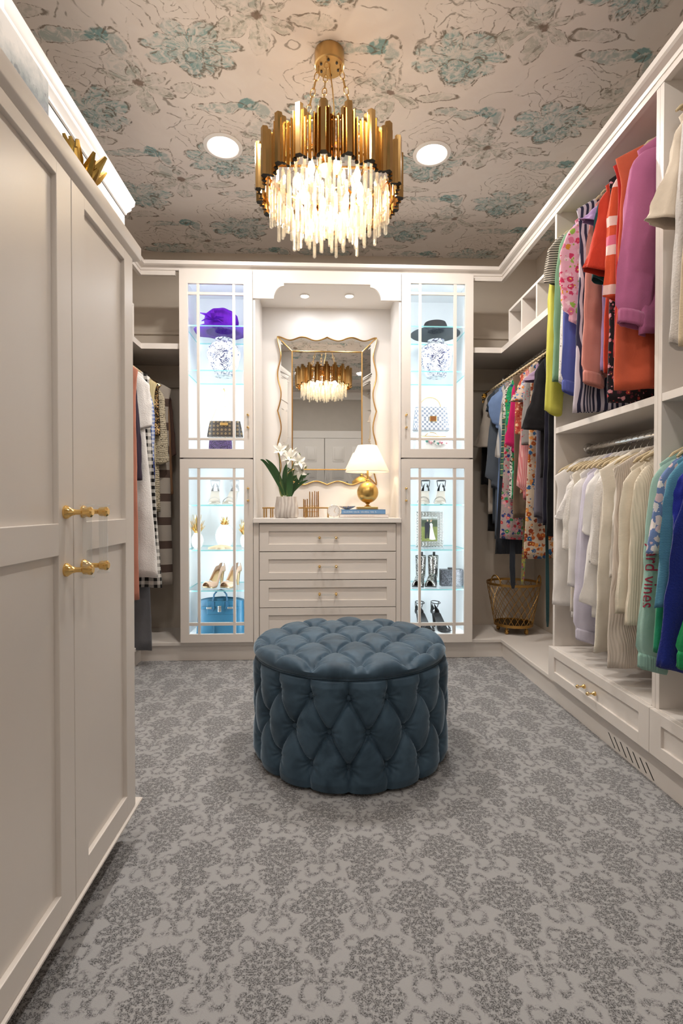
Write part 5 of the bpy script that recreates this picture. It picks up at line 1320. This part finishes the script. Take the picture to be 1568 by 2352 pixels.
def sequin(a, c):
    b = MB('sequin_' + a); co = b.co(); v = b.voro(co, 170.0); sc = b.n('ShaderNodeSeparateColor'); b.link(v.outputs['Color'], sc.inputs[0]); r1 = E(b.nt, sc.outputs[0])
    b.color(b.mix(r1.gt(.55), hexc(a), hexc(c))); b.link(r1.gt(.45).s, b.p.inputs['Metallic']); b.set(Roughness=.22); b.bump(E(b.nt, sc.outputs[1]), 1.0, .006); return b.m
def crochet(a, c):
    b = MB('crochet_' + a); co = b.co(); v = b.voro(co, 95.0); d = E(b.nt, v.outputs['Distance']); x, y, z = b.xyz(co)
    hole = d.lt(.30) * ((z * 130.0).sin().gt(-.2)); b.color(b.mix(hole, hexc(a), hexc(c))); b.set(Roughness=.95); b.bump(d + (z * 500.0).sin() * .3, .9, .004); return b.m

# ------------------------------------------------------------------ garments on hangers
HOOK = simple('hook_metal', (0.7, 0.68, 0.64), .2, 1.0)
def _hmesh():
    bm = new(); pts = [(-.165, 0, -.122), (-.15, 0, -.108), (-.10, 0, -.083), (-.03, 0, -.066), (0, 0, -.063), (.03, 0, -.066), (.10, 0, -.083), (.15, 0, -.108), (.165, 0, -.122)]
    tube(bm, pts, [.004, .0065, .007, .007, .007, .007, .007, .0065, .004], 8); tube(bm, [(-.15, 0, -.116), (-.08, 0, -.130), (.08, 0, -.130), (.15, 0, -.116)], .0035, 6)
    m = mesh_from(bm, 'frame'); m.materials.append(BEIGEV)
    bm = new(); rr = .0165; pts = [(0, 0, -.064), (0, 0, -.034), (rr * .7, 0, -rr * 1.1)] + [(rr * math.cos(q), 0, rr * math.sin(q)) for q in (lerp(-.35, PI * 1.05, k / 10) for k in range(11))]
    tube(bm, pts, .0017, 6); h = mesh_from(bm, 'hook'); h.materials.append(HOOK); return m, h
HM, HK = _hmesh()
def hanger(x, y, z, s, what):
    t = thing('clothes_hanger', 'slim beige velvet hanger carrying the ' + what, 'hanger', (x, y, z), 0.0, 'slim beige hangers')
    obj('frame', HM, None, t, world=False); h = obj('hook', HK, None, t, world=False)
    return t
def body_mesh(wf, wb, L, drop, thick, hem, seed, neck=.065, fold=1.0, ruffle=0.0):
    rr = random.Random(seed); ph = [rr.uniform(0, 6.3) for _ in range(6)]; k1, k2 = rr.uniform(26, 40), rr.uniform(48, 70)
    rings = []; NT = 52; NS, NB = 6, 26
    for k in range(NS + NB + 1):
        if k <= NS:
            s = k / NS; z = -drop * s ** 1.15; a, c = lerp(neck, wf, s), lerp(neck, wb, s); d = lerp(.016, thick * .72, s); g = 0.0
        else:
            s = (k - NS) / NB; z = -drop - (L - drop) * s; sh = .90 + .10 * (1 - min(1, s / .15)) ** 2
            f = sh + (hem - .90) * s ** .9; a, c = wf * f, wb * f; d = thick * (.72 + .28 * min(1, s * 4)) * (1 + .15 * s); g = s
        ring = []
        for i in range(NT):
            q = 2 * PI * i / NT; cq, sq = math.cos(q), math.sin(q)
            x = (a if cq >= 0 else c) * math.copysign(abs(cq) ** .75, cq); y = d * math.copysign(abs(sq) ** .8, sq)
            w = fold * (.009 * g ** .7) * (math.sin(k1 * x + ph[0] + 1.2 * z) + .6 * math.sin(k2 * x + ph[1] - 2 * z))
            w += fold * .003 * math.sin(17 * z + ph[2] + 9 * x) + fold * .002 * math.sin(43 * z + 30 * x + ph[4])
            zz = z + (.010 * math.sin(9 * x + ph[3]) * g * fold if g > .9 else 0)
            if ruffle and g > .86: w += ruffle * math.sin(110 * x + ph[5]) * (g - .86) / .14
            ring.append((x, y + w, zz))
        rings.append(ring)
    bm = new(); loft(bm, rings, False, False); return bm
def sleeve_mesh(xf, z0, z1, r0, r1, ry0, ry1, seed, style='plain', yo=0.0, slant=0.0):
    """horizontal rings; the aisle side edge follows xf at the cuff"""
    rr = random.Random(seed + 99); ph = [rr.uniform(0, 6.3) for _ in range(6)]; rings = []; N_ = 30; NT = 28; L = z0 - z1
    def prm(s):
        top = min(1, (s * L / .075)) ** .5 if s > 0 else .05
        r = lerp(r0, r1, s); ry = lerp(ry0, ry1, s)
        if style == 'puff': r *= (.85 + .55 * math.sin(PI * min(1, s * 1.02)) ** 1.0) if s < .93 else .62; ry *= 1.15 if s < .93 else .7
        if style == 'flare': r *= .8 + .75 * max(0, s - .45) / .55; ry *= .85 + .8 * s
        if style == 'cuff' and s > .90: r *= .80; ry *= .85
        if style == 'balloon': r *= .8 + .6 * max(0, s - .3) / .7 if s < .93 else .6; ry *= 1.0 if s < .93 else .7
        r *= max(.12, top); ry *= max(.2, top)
        return r, ry, xf - max(lerp(r0, r1, s), 0) - lerp(.012, 0, min(1, s * 3)) - slant * (1 - s ** .8)
    for k in range(N_ + 1):
        s = k / N_; r, ry, cx = prm(s); z = lerp(z0, z1, s)
        wr = .022 * math.sin(19 * s + ph[0]) + .016 * math.sin(37 * s + ph[1])
        ring = []
        for i in range(NT):
            q = 2 * PI * i / NT; cq, sq = math.cos(q), math.sin(q)
            f = 1 + (1.5 * wr * math.sin(2 * q + ph[2] + 3 * s) + .06 * math.sin(5 * q + 5 * s + ph[3]) + .04 * math.sin(8 * q - 4 * s + ph[1])) * min(1, s * 4)
            if style in ('flare', 'ruffle') and s > .72: f += .10 * math.sin(9 * q + ph[4]) * (s - .72) / .28
            ring.append((cx + r * f * cq, yo + ry * f * sq + .004 * math.sin(5 * s + ph[5]), z + (.006 * math.sin(2 * q + ph[4]) if s > .95 else 0) + (.012 * cq * s if s < 1 else .012 * cq)))
        rings.append(ring)
    bm = new(); loft(bm, rings, False, False); return bm, prm
GARM = {}
def garment(name, label, cat, mat, side, rodz, y, px, hem_y, sl=None, hemf=.98, drop=.090, thick=.016, fold=1.0, ruffle=0.0, cuffm=None, collar=None, group=None, hang=True, wmax=.262, neck=.062, slant=.03):
    """px: column of the aisle-side outline in the photograph; hem_y: row of its hem; sl=(end row, r0, r1, style)"""
    s = 1 if side == 'R' else -1; rx = RX if s > 0 else LX
    seed = int(y * 1000) + int(rodz * 77) + (0 if s > 0 else 5000)
    xw = U(px, 1160, 'y', y).x; wf = min(wmax, max(.16, (rx - xw) * s)); zn = rodz - .052
    t = thing(name, label, cat, (rx, y, rodz - .052), 0.0, group)
    def put(nm, bm, m, parent=None, world=False):
        m_ = mesh_from(bm, nm, True, 1.4)
        if s > 0: m_.transform(Matrix.Diagonal((-1, 1, 1, 1))); m_.flip_normals()
        m_.materials.append(m); o = bpy.data.objects.new(nm, m_); COL.objects.link(o); o.parent = parent or t; return o
    zh = U(px, hem_y, 'y', y).z; L = max(.25, zn - zh); wb = min(.185, abs((XR if s > 0 else XL) - rx) - .015)
    bw = max(.15, wf - ((.026 + slant) if sl else 0.0))
    thicken(put('body', body_mesh(bw, wb, L, drop, thick, hemf, seed, neck, fold, ruffle), mat), .0022, -1)
    if sl:
        ze = U(px, sl[0], 'y', y).z - zn; st = sl[3] if len(sl) > 3 else 'plain'
        bm, prm = sleeve_mesh(wf, -drop + .020, ze, sl[1], sl[2], thick * 1.12, thick * 1.0, seed, st, -.006, slant)
        sv = thicken(put('sleeve', bm, sl[4] if len(sl) > 4 else mat), .0022, -1)
        if cuffm or st == 'cuff':
            r, ry, cx = prm(.97); bm = new(); rings = []
            for k in range(6):
                z = ze + .052 * (1 - k / 5) - .004; e = 1.0 if 0 < k < 5 else .93
                rings.append([(cx + (r + .0035) * e * (1 + .025 * math.sin(14 * q)) * math.cos(q), -.006 + (ry + .0035) * e * (1 + .03 * math.sin(14 * q)) * math.sin(q), z + .012 * math.cos(q)) for q in (2 * PI * i / 56 for i in range(56))])
            loft(bm, rings, False, False); thicken(put('cuff', bm, cuffm or mat, sv), .002, -1)
        bm, _ = sleeve_mesh(min(wb + .012, abs((XR if s > 0 else XL) - rx) - .012), -drop + .02, max(ze, -.5), sl[1] * .8, sl[2] * .8, thick, thick * .9, seed + 5, 'plain', .004)
        for v in bm.verts: v.co.x = -v.co.x
        thicken(put('sleeve', bm, mat), .0022, -1)
        GARM[label] = (t, wf, prm, ze, drop)
    if collar:
        bm = new(); rings = []
        for z, a in ((.010, neck * .80), (.012, neck * .98), (-.012, neck * 1.18), (-.030, neck * 1.42)):
            rings.append([(a * math.cos(q), (.020 + (a - neck * .8) * .25) * math.sin(q), z + .006 * math.cos(2 * q)) for q in (2 * PI * i / 36 for i in range(36))])
        loft(bm, rings, False, False); thicken(put('collar', bm, collar), .0025, 0)
    if hang: hanger(rx, y, rodz, s, name.replace('_', ' '))
    return t

# --- upper tower: colours
UP = 2.39
G = 'tops on the upper rod of the tower'
ys = lambda i: 2.452 - .0405 * i
garment('striped_tee', 'grey and white pinstriped short sleeve tee', 'tee', stripes(('4a463f', 'b9b0a0'), .011), 'R', UP, ys(1), 1243, 880, (655, .062, .056), hemf=.9, group=G, collar=solid('6b655a'))
garment('yellow_blouse', 'lemon yellow blouse with a long trailing sleeve', 'blouse', solid('c9c455'), 'R', UP, ys(0), 1249, 900, (950, .045, .040), group=G, hang=False)
garment('green_pullover', 'sage green long sleeve top', 'top', solid('6f9474'), 'R', UP, ys(2), 1265, 900, (880, .042, .036), group=G, hang=False)
garment('dotted_blouse', 'white blouse with small dark dashes', 'blouse', floral('d9d3ce', ('3b3a44', '5b4c4c', '8d7f80'), 70, .22, .7), 'R', UP, ys(3), 1279, 900, (886, .040, .036), group=G, hang=False)
garment('periwinkle_sweatshirt', 'periwinkle blue long sleeve sweatshirt', 'sweatshirt', solid('5560a8'), 'R', UP, ys(4), 1284, 880, (903, .055, .046, 'cuff'), group=G)
garment('pink_floral_blouse', 'pink flower print blouse with a gathered ruffle cuff', 'blouse', floral('dfa7b8', ('c8365f', 'd9728f', '8fae46', 'e9c9cf', 'cf8a2b'), 24, .46, .85), 'R', UP, ys(5), 1288, 830, (745, .078, .066, 'puff'), group=G, ruffle=.012)
garment('eyelet_top', 'pale pink eyelet knit top', 'top', solid('d8a9b8', 'lace'), 'R', UP, ys(6), 1322, 860, (640, .055, .048), group=G)
garment('navy_striped_shirt', 'long navy and white striped shirt below the pink tops', 'shirt', stripes(('2b2a44', 'c5bcc8'), .021, 'x'), 'R', UP, ys(7), 1318, 945, None, hemf=1.05, group=G, hang=False)
garment('salmon_sweatshirt', 'salmon pink sweatshirt with long ribbed cuffs', 'sweatshirt', solid('c98478'), 'R', UP, ys(8), 1331, 860, (884, .062, .052, 'cuff'), group=G)
garment('lilac_tee', 'pale lilac short sleeve tee', 'tee', solid('ab8cc0'), 'R', UP, ys(9), 1347, 850, (515, .066, .062, 'flare'), group=G)
garment('teal_blouse', 'dark teal blouse between the lilac and the red tops', 'blouse', solid('17484a'), 'R', UP, ys(10), 1352, 860, (650, .042, .040), group=G, hang=False)
garment('red_tee', 'orange red short sleeve tee', 'tee', solid('c23a24'), 'R', UP, ys(11), 1352, 850, (628, .072, .066, 'flare'), group=G)
garment('black_floral_top', 'black top with red and pink blossoms', 'top', floral('191218', ('b03a3a', 'c98a96', '5a2230'), 34, .36, .7), 'R', UP, ys(12), 1392, 930, None, group=G, hang=False)
garment('striped_sweater', 'orange sweater with pink and white bands', 'sweater', stripes(('c8502e', 'c8502e', 'c8502e', 'dfc4bd', 'd06a86', 'c8502e', 'dfc4bd'), .26), 'R', UP, ys(13), 1380, 820, (690, .062, .052), group=G)
garment('red_tank', 'bright red tank with a straight hem', 'top', solid('b3231c'), 'R', UP, ys(14), 1402, 815, None, group=G, hang=False)
garment('coral_skirt', 'coral orange wrap top hanging low', 'top', solid('c85a3c'), 'R', UP, ys(15), 1408, 890, None, hemf=1.0, group=G, hang=False)
garment('magenta_sweatshirt', 'orchid pink sweatshirt with wide sleeves', 'sweatshirt', solid('b0628a'), 'R', UP, ys(16), 1408, 770, (748, .088, .062, 'cuff'), group=G, thick=.022, wmax=.30, slant=.05)
# --- lower tower: whites
LO = 1.262
G = 'white and cream tops on the lower rod'
WH = [('lace_tank', 'cream lace sleeveless top at the end of the white row', 'top', solid('ddd3c4', 'lace'), 1277, 1365, None, .96),
      ('white_camisole', 'soft white camisole beside the cream lace top', 'top', solid('ebe6e2'), 1272, 1390, None, 1.04),
      ('lace_sleeve_blouse', 'white blouse with lace flutter sleeves', 'blouse', solid('eeeae7', 'lace'), 1286, 1412, (1195, .062, .056, 'flare'), 1.0),
      ('gauze_shirt', 'crinkled white gauze shirt with short sleeves', 'shirt', solid('e9e4de', 'lace'), 1291, 1410, (1265, .066, .062), 1.0),
      ('ivory_shell', 'ivory shell top beside the gauze shirt', 'top', solid('e6ddcf'), 1312, 1400, None, 1.0),
      ('linen_kimono', 'white linen kimono top with wide sleeves', 'kimono', solid('efebe6'), 1301, 1345, (1352, .098, .092), 1.0),
      ('lavender_sweatshirt', 'very pale lavender sweatshirt with banded cuffs', 'sweatshirt', solid('d3cede'), 1318, 1440, (1472, .058, .052, 'cuff'), .98),
      ('white_tee', 'plain white tee beside the pale lavender sweatshirt', 'tee', solid('ece9e6'), 1335, 1420, (1230, .060, .056), .98),
      ('tied_blouse', 'white blouse with gathered tied sleeves', 'blouse', solid('f0ece8'), 1345, 1425, (1420, .052, .074, 'balloon'), 1.0),
      ('ruffle_blouse', 'white blouse with a frayed ruffle hem', 'blouse', solid('ebe6e1', 'lace'), 1352, 1475, (1300, .056, .052), 1.05),
      ('ivory_blouse', 'ivory crepe blouse with long plain sleeves', 'blouse', solid('e8e0d5'), 1368, 1480, (1440, .052, .048), 1.0),
      ('fringed_knit', 'cream knit poncho with a fringed hem', 'poncho', solid('e8dfcf', 'knit'), 1376, 1492, None, 1.12),
      ('pearl_top', 'pearl white satin top behind the cable sweater', 'top', solid('ece6dc'), 1398, 1505, (1330, .054, .050), 1.0),
      ('pleated_top', 'off-white pleated top hanging lowest in the white row', 'top', solid('d3c6b9', 'rib'), 1405, 1530, None, 1.05),
      ('cable_sweater', 'cream cable knit sweater with chunky sleeves', 'sweater', solid('e3d8c5', 'knit'), 1412, 1440, (1412, .072, .058), 1.0),
      ('ribbed_cardigan', 'cream ribbed cardigan with long sleeves', 'cardigan', solid('e5d9c4', 'rib'), 1436, 1500, (1440, .062, .050), 1.0)]
for i, (n, l, c, m, px, hy, sl, hf) in enumerate(WH):
    garment(n, l, c, m, 'R', LO, 2.450 - .0425 * i, px, hy, sl, hemf=hf, group=G, ruffle=.010 if 'ruffle' in n else 0, thick=.015, wmax=.275)
# --- near tower
G = 'blue and green tops on the near lower rod'
MINT = solid('9fc3b6')
garment('mint_sweatshirt', 'mint green sweatshirt with red lettering down its sleeve', 'sweatshirt', MINT, 'R', LO, 1.660, 1459, 1520, (1538, .064, .058, 'cuff'), group=G, wmax=.305, thick=.020, slant=.055, cuffm=solid('8fb5a8', 'rib'))
garment('blue_floral_blouse', 'dusty blue blouse with white blossoms', 'blouse', floral('6f86b4', ('e2cfcf', 'd9bcc0', 'e6dcd8', 'e8e0de'), 22, .52, .85), 'R', LO, 1.622, 1481, 1400, (1276, .056, .046, 'plain'), group=G, wmax=.30, slant=.06)
garment('emerald_top', 'emerald green top showing between blue sweaters', 'top', solid('1c8a62'), 'R', LO, 1.588, 1497, 1515, (1500, .038, .040), group=G, hang=False, wmax=.29, slant=.06)
garment('teal_sweater', 'light teal blue fine knit sweater', 'sweater', solid('5690ab', 'knit'), 'R', LO, 1.552, 1500, 1440, (1400, .070, .060), group=G, wmax=.29, slant=.05)
garment('royal_velvet_top', 'royal blue velvet short sleeve top', 'top', solid('1f2c92'), 'R', LO, 1.515, 1542, 1450, (1232, .070, .066), group=G)
garment('royal_fuzzy_sweater', 'deep royal blue fuzzy sweater', 'sweater', solid('12267e', 'lace'), 'R', LO, 1.470, 1504, 1545, (1540, .090, .085), group=G, wmax=.35, thick=.020, slant=.11)
garment('kelly_green_sweater', 'kelly green sweater with a ribbed cuff', 'sweater', solid('178a50'), 'R', LO, 1.42, 1545, 1530, (1542, .066, .060, 'cuff'), group=G, wmax=.34, slant=.17)
G = 'cream tops on the near upper rod'
garment('fringed_blouse', 'ivory blouse with feather fringe and wide sleeves', 'blouse', solid('d8c9b6'), 'R', UP, 1.640, 1512, 640, (520, .075, .090, 'flare'), group=G, wmax=.28, cuffm=None)
garment('white_knit_cardigan', 'white cardigan with faint embroidered dots', 'cardigan', solid('d6d0cb', 'lace'), 'R', UP, 1.595, 1533, 790, (800, .052, .048), group=G)
garment('beige_sweater', 'beige fine sweater with a long straight sleeve', 'sweater', solid('c7b496', 'knit'), 'R', UP, 1.545, 1556, 790, (800, .050, .046), group=G)

# --- dresses in the right corner
CO_ = 1.885
G = 'clothes under the right corner shelf'
RC = [('sequin_dress', 'black long sleeve dress with gold sequins at the neck', 'dress', solid('0e0c0d'), 1104, 1222, (1115, .048, .042), 1.0),
      ('cream_flutter_top', 'cream flutter sleeve top beside the black dress', 'top', solid('b9aea2'), 1101, 1180, (1030, .050, .070, 'flare'), .95),
      ('denim_jacket', 'charcoal denim shirt with rolled short sleeves', 'shirt', solid('3b434d'), 1114, 1200, (948, .070, .066), .98),
      ('grey_dress', 'slate grey jersey dress with long gathered sleeves', 'dress', solid('59616c'), 1119, 1240, (1122, .048, .058, 'balloon'), 1.0),
      ('light_blue_dress', 'light blue shirt dress with puff sleeves and flounced hem', 'dress', solid('7d97c4'), 1128, 1236, (986, .070, .062, 'puff'), 1.12),
      ('white_striped_blouse', 'white blouse with blue and grey stripes and full sleeves', 'blouse', stripes(('c9c6c3', '7d8ca0', 'c9c6c3', '97938f'), .05, 'x'), 1141, 1180, (1072, .052, .062, 'balloon'), .98),
      ('tartan_shirt', 'navy shirt with green and yellow tartan tail', 'shirt', plaid(('1c2b4c', '4c7a5a', 'd9d28a'), .036), 1147, 1206, (1100, .040, .036), .98),
      ('red_floral_dress', 'white dress crowded with red and green flowers', 'dress', floral('a08f8c', ('a8283a', '2e7a4a', 'c45a6a', '2b3a72', 'c98a9a'), 30, .46, .9), 1163, 1236, None, 1.16),
      ('leopard_blouse', 'black and white leopard spot blouse', 'blouse', floral('cfc8c0', ('17141a', '2b262a'), 62, .40, .9), 1152, 1150, (965, .058, .056), .98),
      ('green_print_shirt', 'emerald print shirt with blue trim', 'shirt', floral('1d8a54', ('2aa06a', '1a3f6a', '8a5a2c', '4cc2a0'), 30, .42, .8), 1157, 1150, (1020, .054, .050), .98),
      ('hot_pink_blouse', 'hot pink puff sleeve blouse', 'blouse', solid('c41f63'), 1163, 1130, (1042, .052, .066, 'balloon'), .98),
      ('khaki_jacket', 'khaki brown jacket with a straight hem', 'jacket', solid('6c5a48'), 1176, 1188, None, .98),
      ('orange_blossom_top', 'coral blossom print top', 'top', floral('b8553f', ('d9a08a', 'a8322c', 'e2c49a'), 40, .44, .85), 1180, 1130, (1000, .052, .052), .95),
      ('blue_paisley_top', 'blue and orange paisley top with teal piping', 'top', floral('c9b6a6', ('2d5a96', 'bf6a2c', '7fa3c4', 'a8322c'), 42, .44, .9), 1186, 1140, (925, .072, .070, 'flare'), .95),
      ('pink_striped_shirt', 'pink seersucker shirt with knotted long sleeve', 'shirt', stripes(('c9787c', 'd6a09e'), .008, 'x'), 1192, 1160, (1150, .046, .052, 'balloon'), .95),
      ('red_rose_knit', 'grey checked knit top with red roses', 'top', floral('8f8a88', ('a12a34', 'b84a50', '5a5456'), 30, .34, .5), 1196, 1130, (1025, .056, .052), .95),
      ('tile_print_dress', 'orange and blue tile print dress', 'dress', floral('c4b09a', ('a8521f', '2f5a86', '8a3a1c', 'd08a4a'), 27, .48, .95), 1212, 1280, None, 1.12),
      ('mauve_tee', 'dusty mauve short sleeve tee', 'tee', solid('a58aa6'), 1213, 1120, (880, .066, .062, 'flare'), .92),
      ('grey_trousers', 'soft grey long cardigan', 'cardigan', solid('5f5a66'), 1226, 1205, (1190, .052, .050), 1.0),
      ('black_flare_top', 'black top with a wide flared sleeve', 'top', solid('161216'), 1214, 1100, (990, .060, .082, 'flare'), .95),
      ('navy_dress', 'dark navy sleeveless dress', 'dress', solid('181628'), 1247, 1206, None, 1.0),
      ('black_coat', 'long black coat beside the tower panel', 'coat', solid('0b0a0c'), 1262, 1235, None, 1.0)]
for i, (n, l, c, m, px, hy, sl, hf) in enumerate(RC):
    t_ = garment(n, l, c, m, 'R', CO_, 3.50 - .0435 * i, px, hy, sl, hemf=hf, group=G, ruffle=.010 if 'flounced' in l else 0, thick=.015, wmax=.27, slant=.02, collar=solid('3b434d') if 'denim' in n else None)
    if n == 'sequin_dress':
        bm = new(); rings = []
        for k in range(7):
            s_ = k / 6; a = lerp(.075, .205, s_); rings.append([(-(a) + .0, -.022, -.012 - .075 * s_ ** 1.1), (-(a + .012), -.016, -.020 - .075 * s_ ** 1.1), (-(a + .006), -.0175, -.05 - .10 * s_), (-(a - .012), -.024, -.045 - .10 * s_)])
        loft(bm, rings); obj('sequin_yoke', bm, sequin('2a1c10', 'd8a64a'), t_, world=False)
# denim skirt, ties and belts hanging below the row
DEN = solid('262a33', 'rib')
q0, q1 = U(1136, 1238, 'y', 3.24), U(1200, 1272, 'y', 3.24)
t = thing('denim_skirt', 'dark denim skirt showing under the red floral dress', 'skirt', ((q0.x + q1.x) / 2, 3.24, q1.z))
bm = new(); rings = []
for k in range(11):
    s_ = k / 10; z = lerp(CO_ - .14, q1.z, s_); w = lerp(.13, (q1.x - q0.x) / 2 + .10, s_)
    rings.append([(q0.x + .0 + lerp(.06, .0, s_) + w + w * math.copysign(abs(math.cos(a)) ** .8, math.cos(a)), 3.24 + .012 * math.sin(a) + .006 * s_ * math.sin(40 * math.cos(a)), z) for a in (2 * PI * i / 40 for i in range(40))])
loft(bm, rings, False, False); thicken(obj('panel', bm, DEN, t, angle=1.2), .002)
def ribbon(name, label, cat, pts, w, mat, parts=True):
    bm = new(); rings = []
    P = [U(a, c, 'y', d) for a, c, d in pts]; n = len(P)
    for k in range(17):
        s_ = k / 16 * (n - 1); i = min(int(s_), n - 2); f = s_ - i; p = P[i].lerp(P[i + 1], f); ww = w * (1 if k < 16 else .5); tw = .25 * math.sin(k * .5)
        d = Vector((math.cos(tw), math.sin(tw), 0)) * ww; nn = Vector((-math.sin(tw), math.cos(tw), 0)) * .0012
        rings.append([p - d - nn, p + d - nn, p + d + nn, p - d + nn])
    loft(bm, rings); return solo(name, bm, mat, label, cat, angle=1.0)
ribbon('denim_tie', 'dark denim tie belt dangling over the wire basket', 'belt', [(1176, 1060, 3.20), (1177, 1240, 3.20), (1176, 1300, 3.20), (1178, 1352, 3.20)], .017, DEN)
ribbon('floral_tie', 'narrow flower print tie dangling over the wire basket', 'belt', [(1206, 1060, 3.08), (1204, 1240, 3.08), (1202, 1290, 3.08), (1199, 1342, 3.08)], .011, floral('8a8a5a', ('2e7a4a', 'b8a83a', '8a5a9a', 'a8283a'), 60, .45, .9))
ribbon('teal_tie', 'thin dark teal sash hanging down beside the tower', 'belt', [(1252, 1060, 2.72), (1256, 1270, 2.72), (1257, 1360, 2.72), (1257, 1440, 2.72)], .009, solid('23464a'))

# --- clothes in the left corner
G = 'clothes behind the wardrobe'
LC = [('taupe_lace_blouse', 'dusty rose lace blouse at the wall end of the row', 'blouse', solid('86695f', 'lace'), 405, 1100, (1050, .055, .050), 3.50, .95),
      ('tan_wrap', 'tan wrap blouse beside the rose lace blouse', 'blouse', solid('a9805f'), 398, 1145, (1140, .046, .044), 3.455, .98),
      ('grey_banded_dress', 'grey dress with wide dark bands', 'dress', stripes(('b1a79c', 'b1a79c', '5b4a42'), .155), 394, 1340, None, 3.41, 1.02),
      ('crochet_cardigan', 'cream crochet cardigan with scalloped hem', 'cardigan', crochet('c9bda4', '4f4436'), 388, 1178, (1066, .064, .058), 3.36, 1.0),
      ('sequin_blouse', 'bronze sequin top beside the crochet cardigan', 'top', sequin('2d241e', 'c9a878'), 372, 1000, None, 3.31, .95),
      ('yellow_striped_shirt', 'pale yellow pinstriped shirt', 'shirt', stripes(('c9b67e', 'ded2ae'), .012, 'x'), 362, 1120, None, 3.265, .95),
      ('navy_check_shirt', 'navy and royal blue checked shirt', 'shirt', gingham('20264a', '3b4f9a', .022), 358, 1202, (1202, .050, .046), 3.22, .95),
      ('blue_gingham_blouse', 'blue and white gingham blouse with a gathered sleeve', 'blouse', gingham('d9dde6', '4465b4', .024), 353, 1110, (1085, .060, .056, 'puff'), 3.175, .95),
      ('black_gingham_dress', 'black and white gingham dress', 'dress', gingham('e0dcd6', '0c0b0b', .042), 345, 1352, None, 3.10, 1.34),
      ('white_textured_dress', 'white textured dress with short sleeves', 'dress', solid('f2efec', 'lace'), 352, 1326, (985, .080, .074), 3.05, 1.46),
      ('plum_top', 'dark plum top between white and coral clothes', 'top', solid('352a3a'), 326, 1150, (1106, .050, .050), 3.00, .9),
      ('grey_flared_skirt', 'long heather grey flared skirt', 'skirt', solid('6a6b70'), 334, 1494, None, 3.145, 1.22),
      ('coral_dress', 'coral pink sleeveless dress', 'dress', solid('b97a66'), 319, 1375, None, 2.94, 1.0)]
for n, l, c, m, px, hy, sl, y, hf in LC:
    garment(n, l, c, m, 'L', CO_, y, px, hy, sl, hemf=hf, group=G, thick=.016, wmax=.30)

# --- lettering down the mint sleeve
t_, wf, prm, ze, drop = GARM['mint green sweatshirt with red lettering down its sleeve']
from mathutils.bvhtree import BVHTree
sv = [o for o in t_.children if o.name.startswith('sleeve')][0]
BV = BVHTree.FromPolygons([v.co.copy() for v in sv.data.vertices], [tuple(p.vertices) for p in sv.data.polygons])
tm = text_mesh('vineyard vines', .047, .0002)
_b = bmesh.new(); _b.from_mesh(tm); bmesh.ops.triangulate(_b, faces=_b.faces); bmesh.ops.subdivide_edges(_b, edges=_b.edges, cuts=3); bmesh.ops.triangulate(_b, faces=_b.faces); _b.to_mesh(tm); _b.free()
z0s = -drop + .020; Ls = z0s - ze
zc_l = U(1478, 1292, 'y', 1.64).z - t_.location.z
for v in tm.vertices:
    along, up_ = v.co.x, v.co.y; z = zc_l - along * 1.12; s_ = min(.97, max(.03, (z0s - z) / Ls)); r, ry, cx = prm(s_)
    phi = .72 - up_ / .042
    dv = Vector((-math.sin(phi) * r, -math.cos(phi) * ry, 0)).normalized(); c_ = Vector((-cx, -.006, z))
    hit = BV.ray_cast(c_ + dv * .25, -dv, .3)
    v.co = (hit[0] if hit[0] else c_ + dv * r) + dv * (.0022 + v.co.z)
tm.materials.append(simple('red_lettering', hexc('a8304a'), .7))
sv = [o for o in t_.children if o.name.startswith('sleeve')][0]
obj('lettering', tm, None, sv, world=False, label='red serif lettering reading down the sleeve')
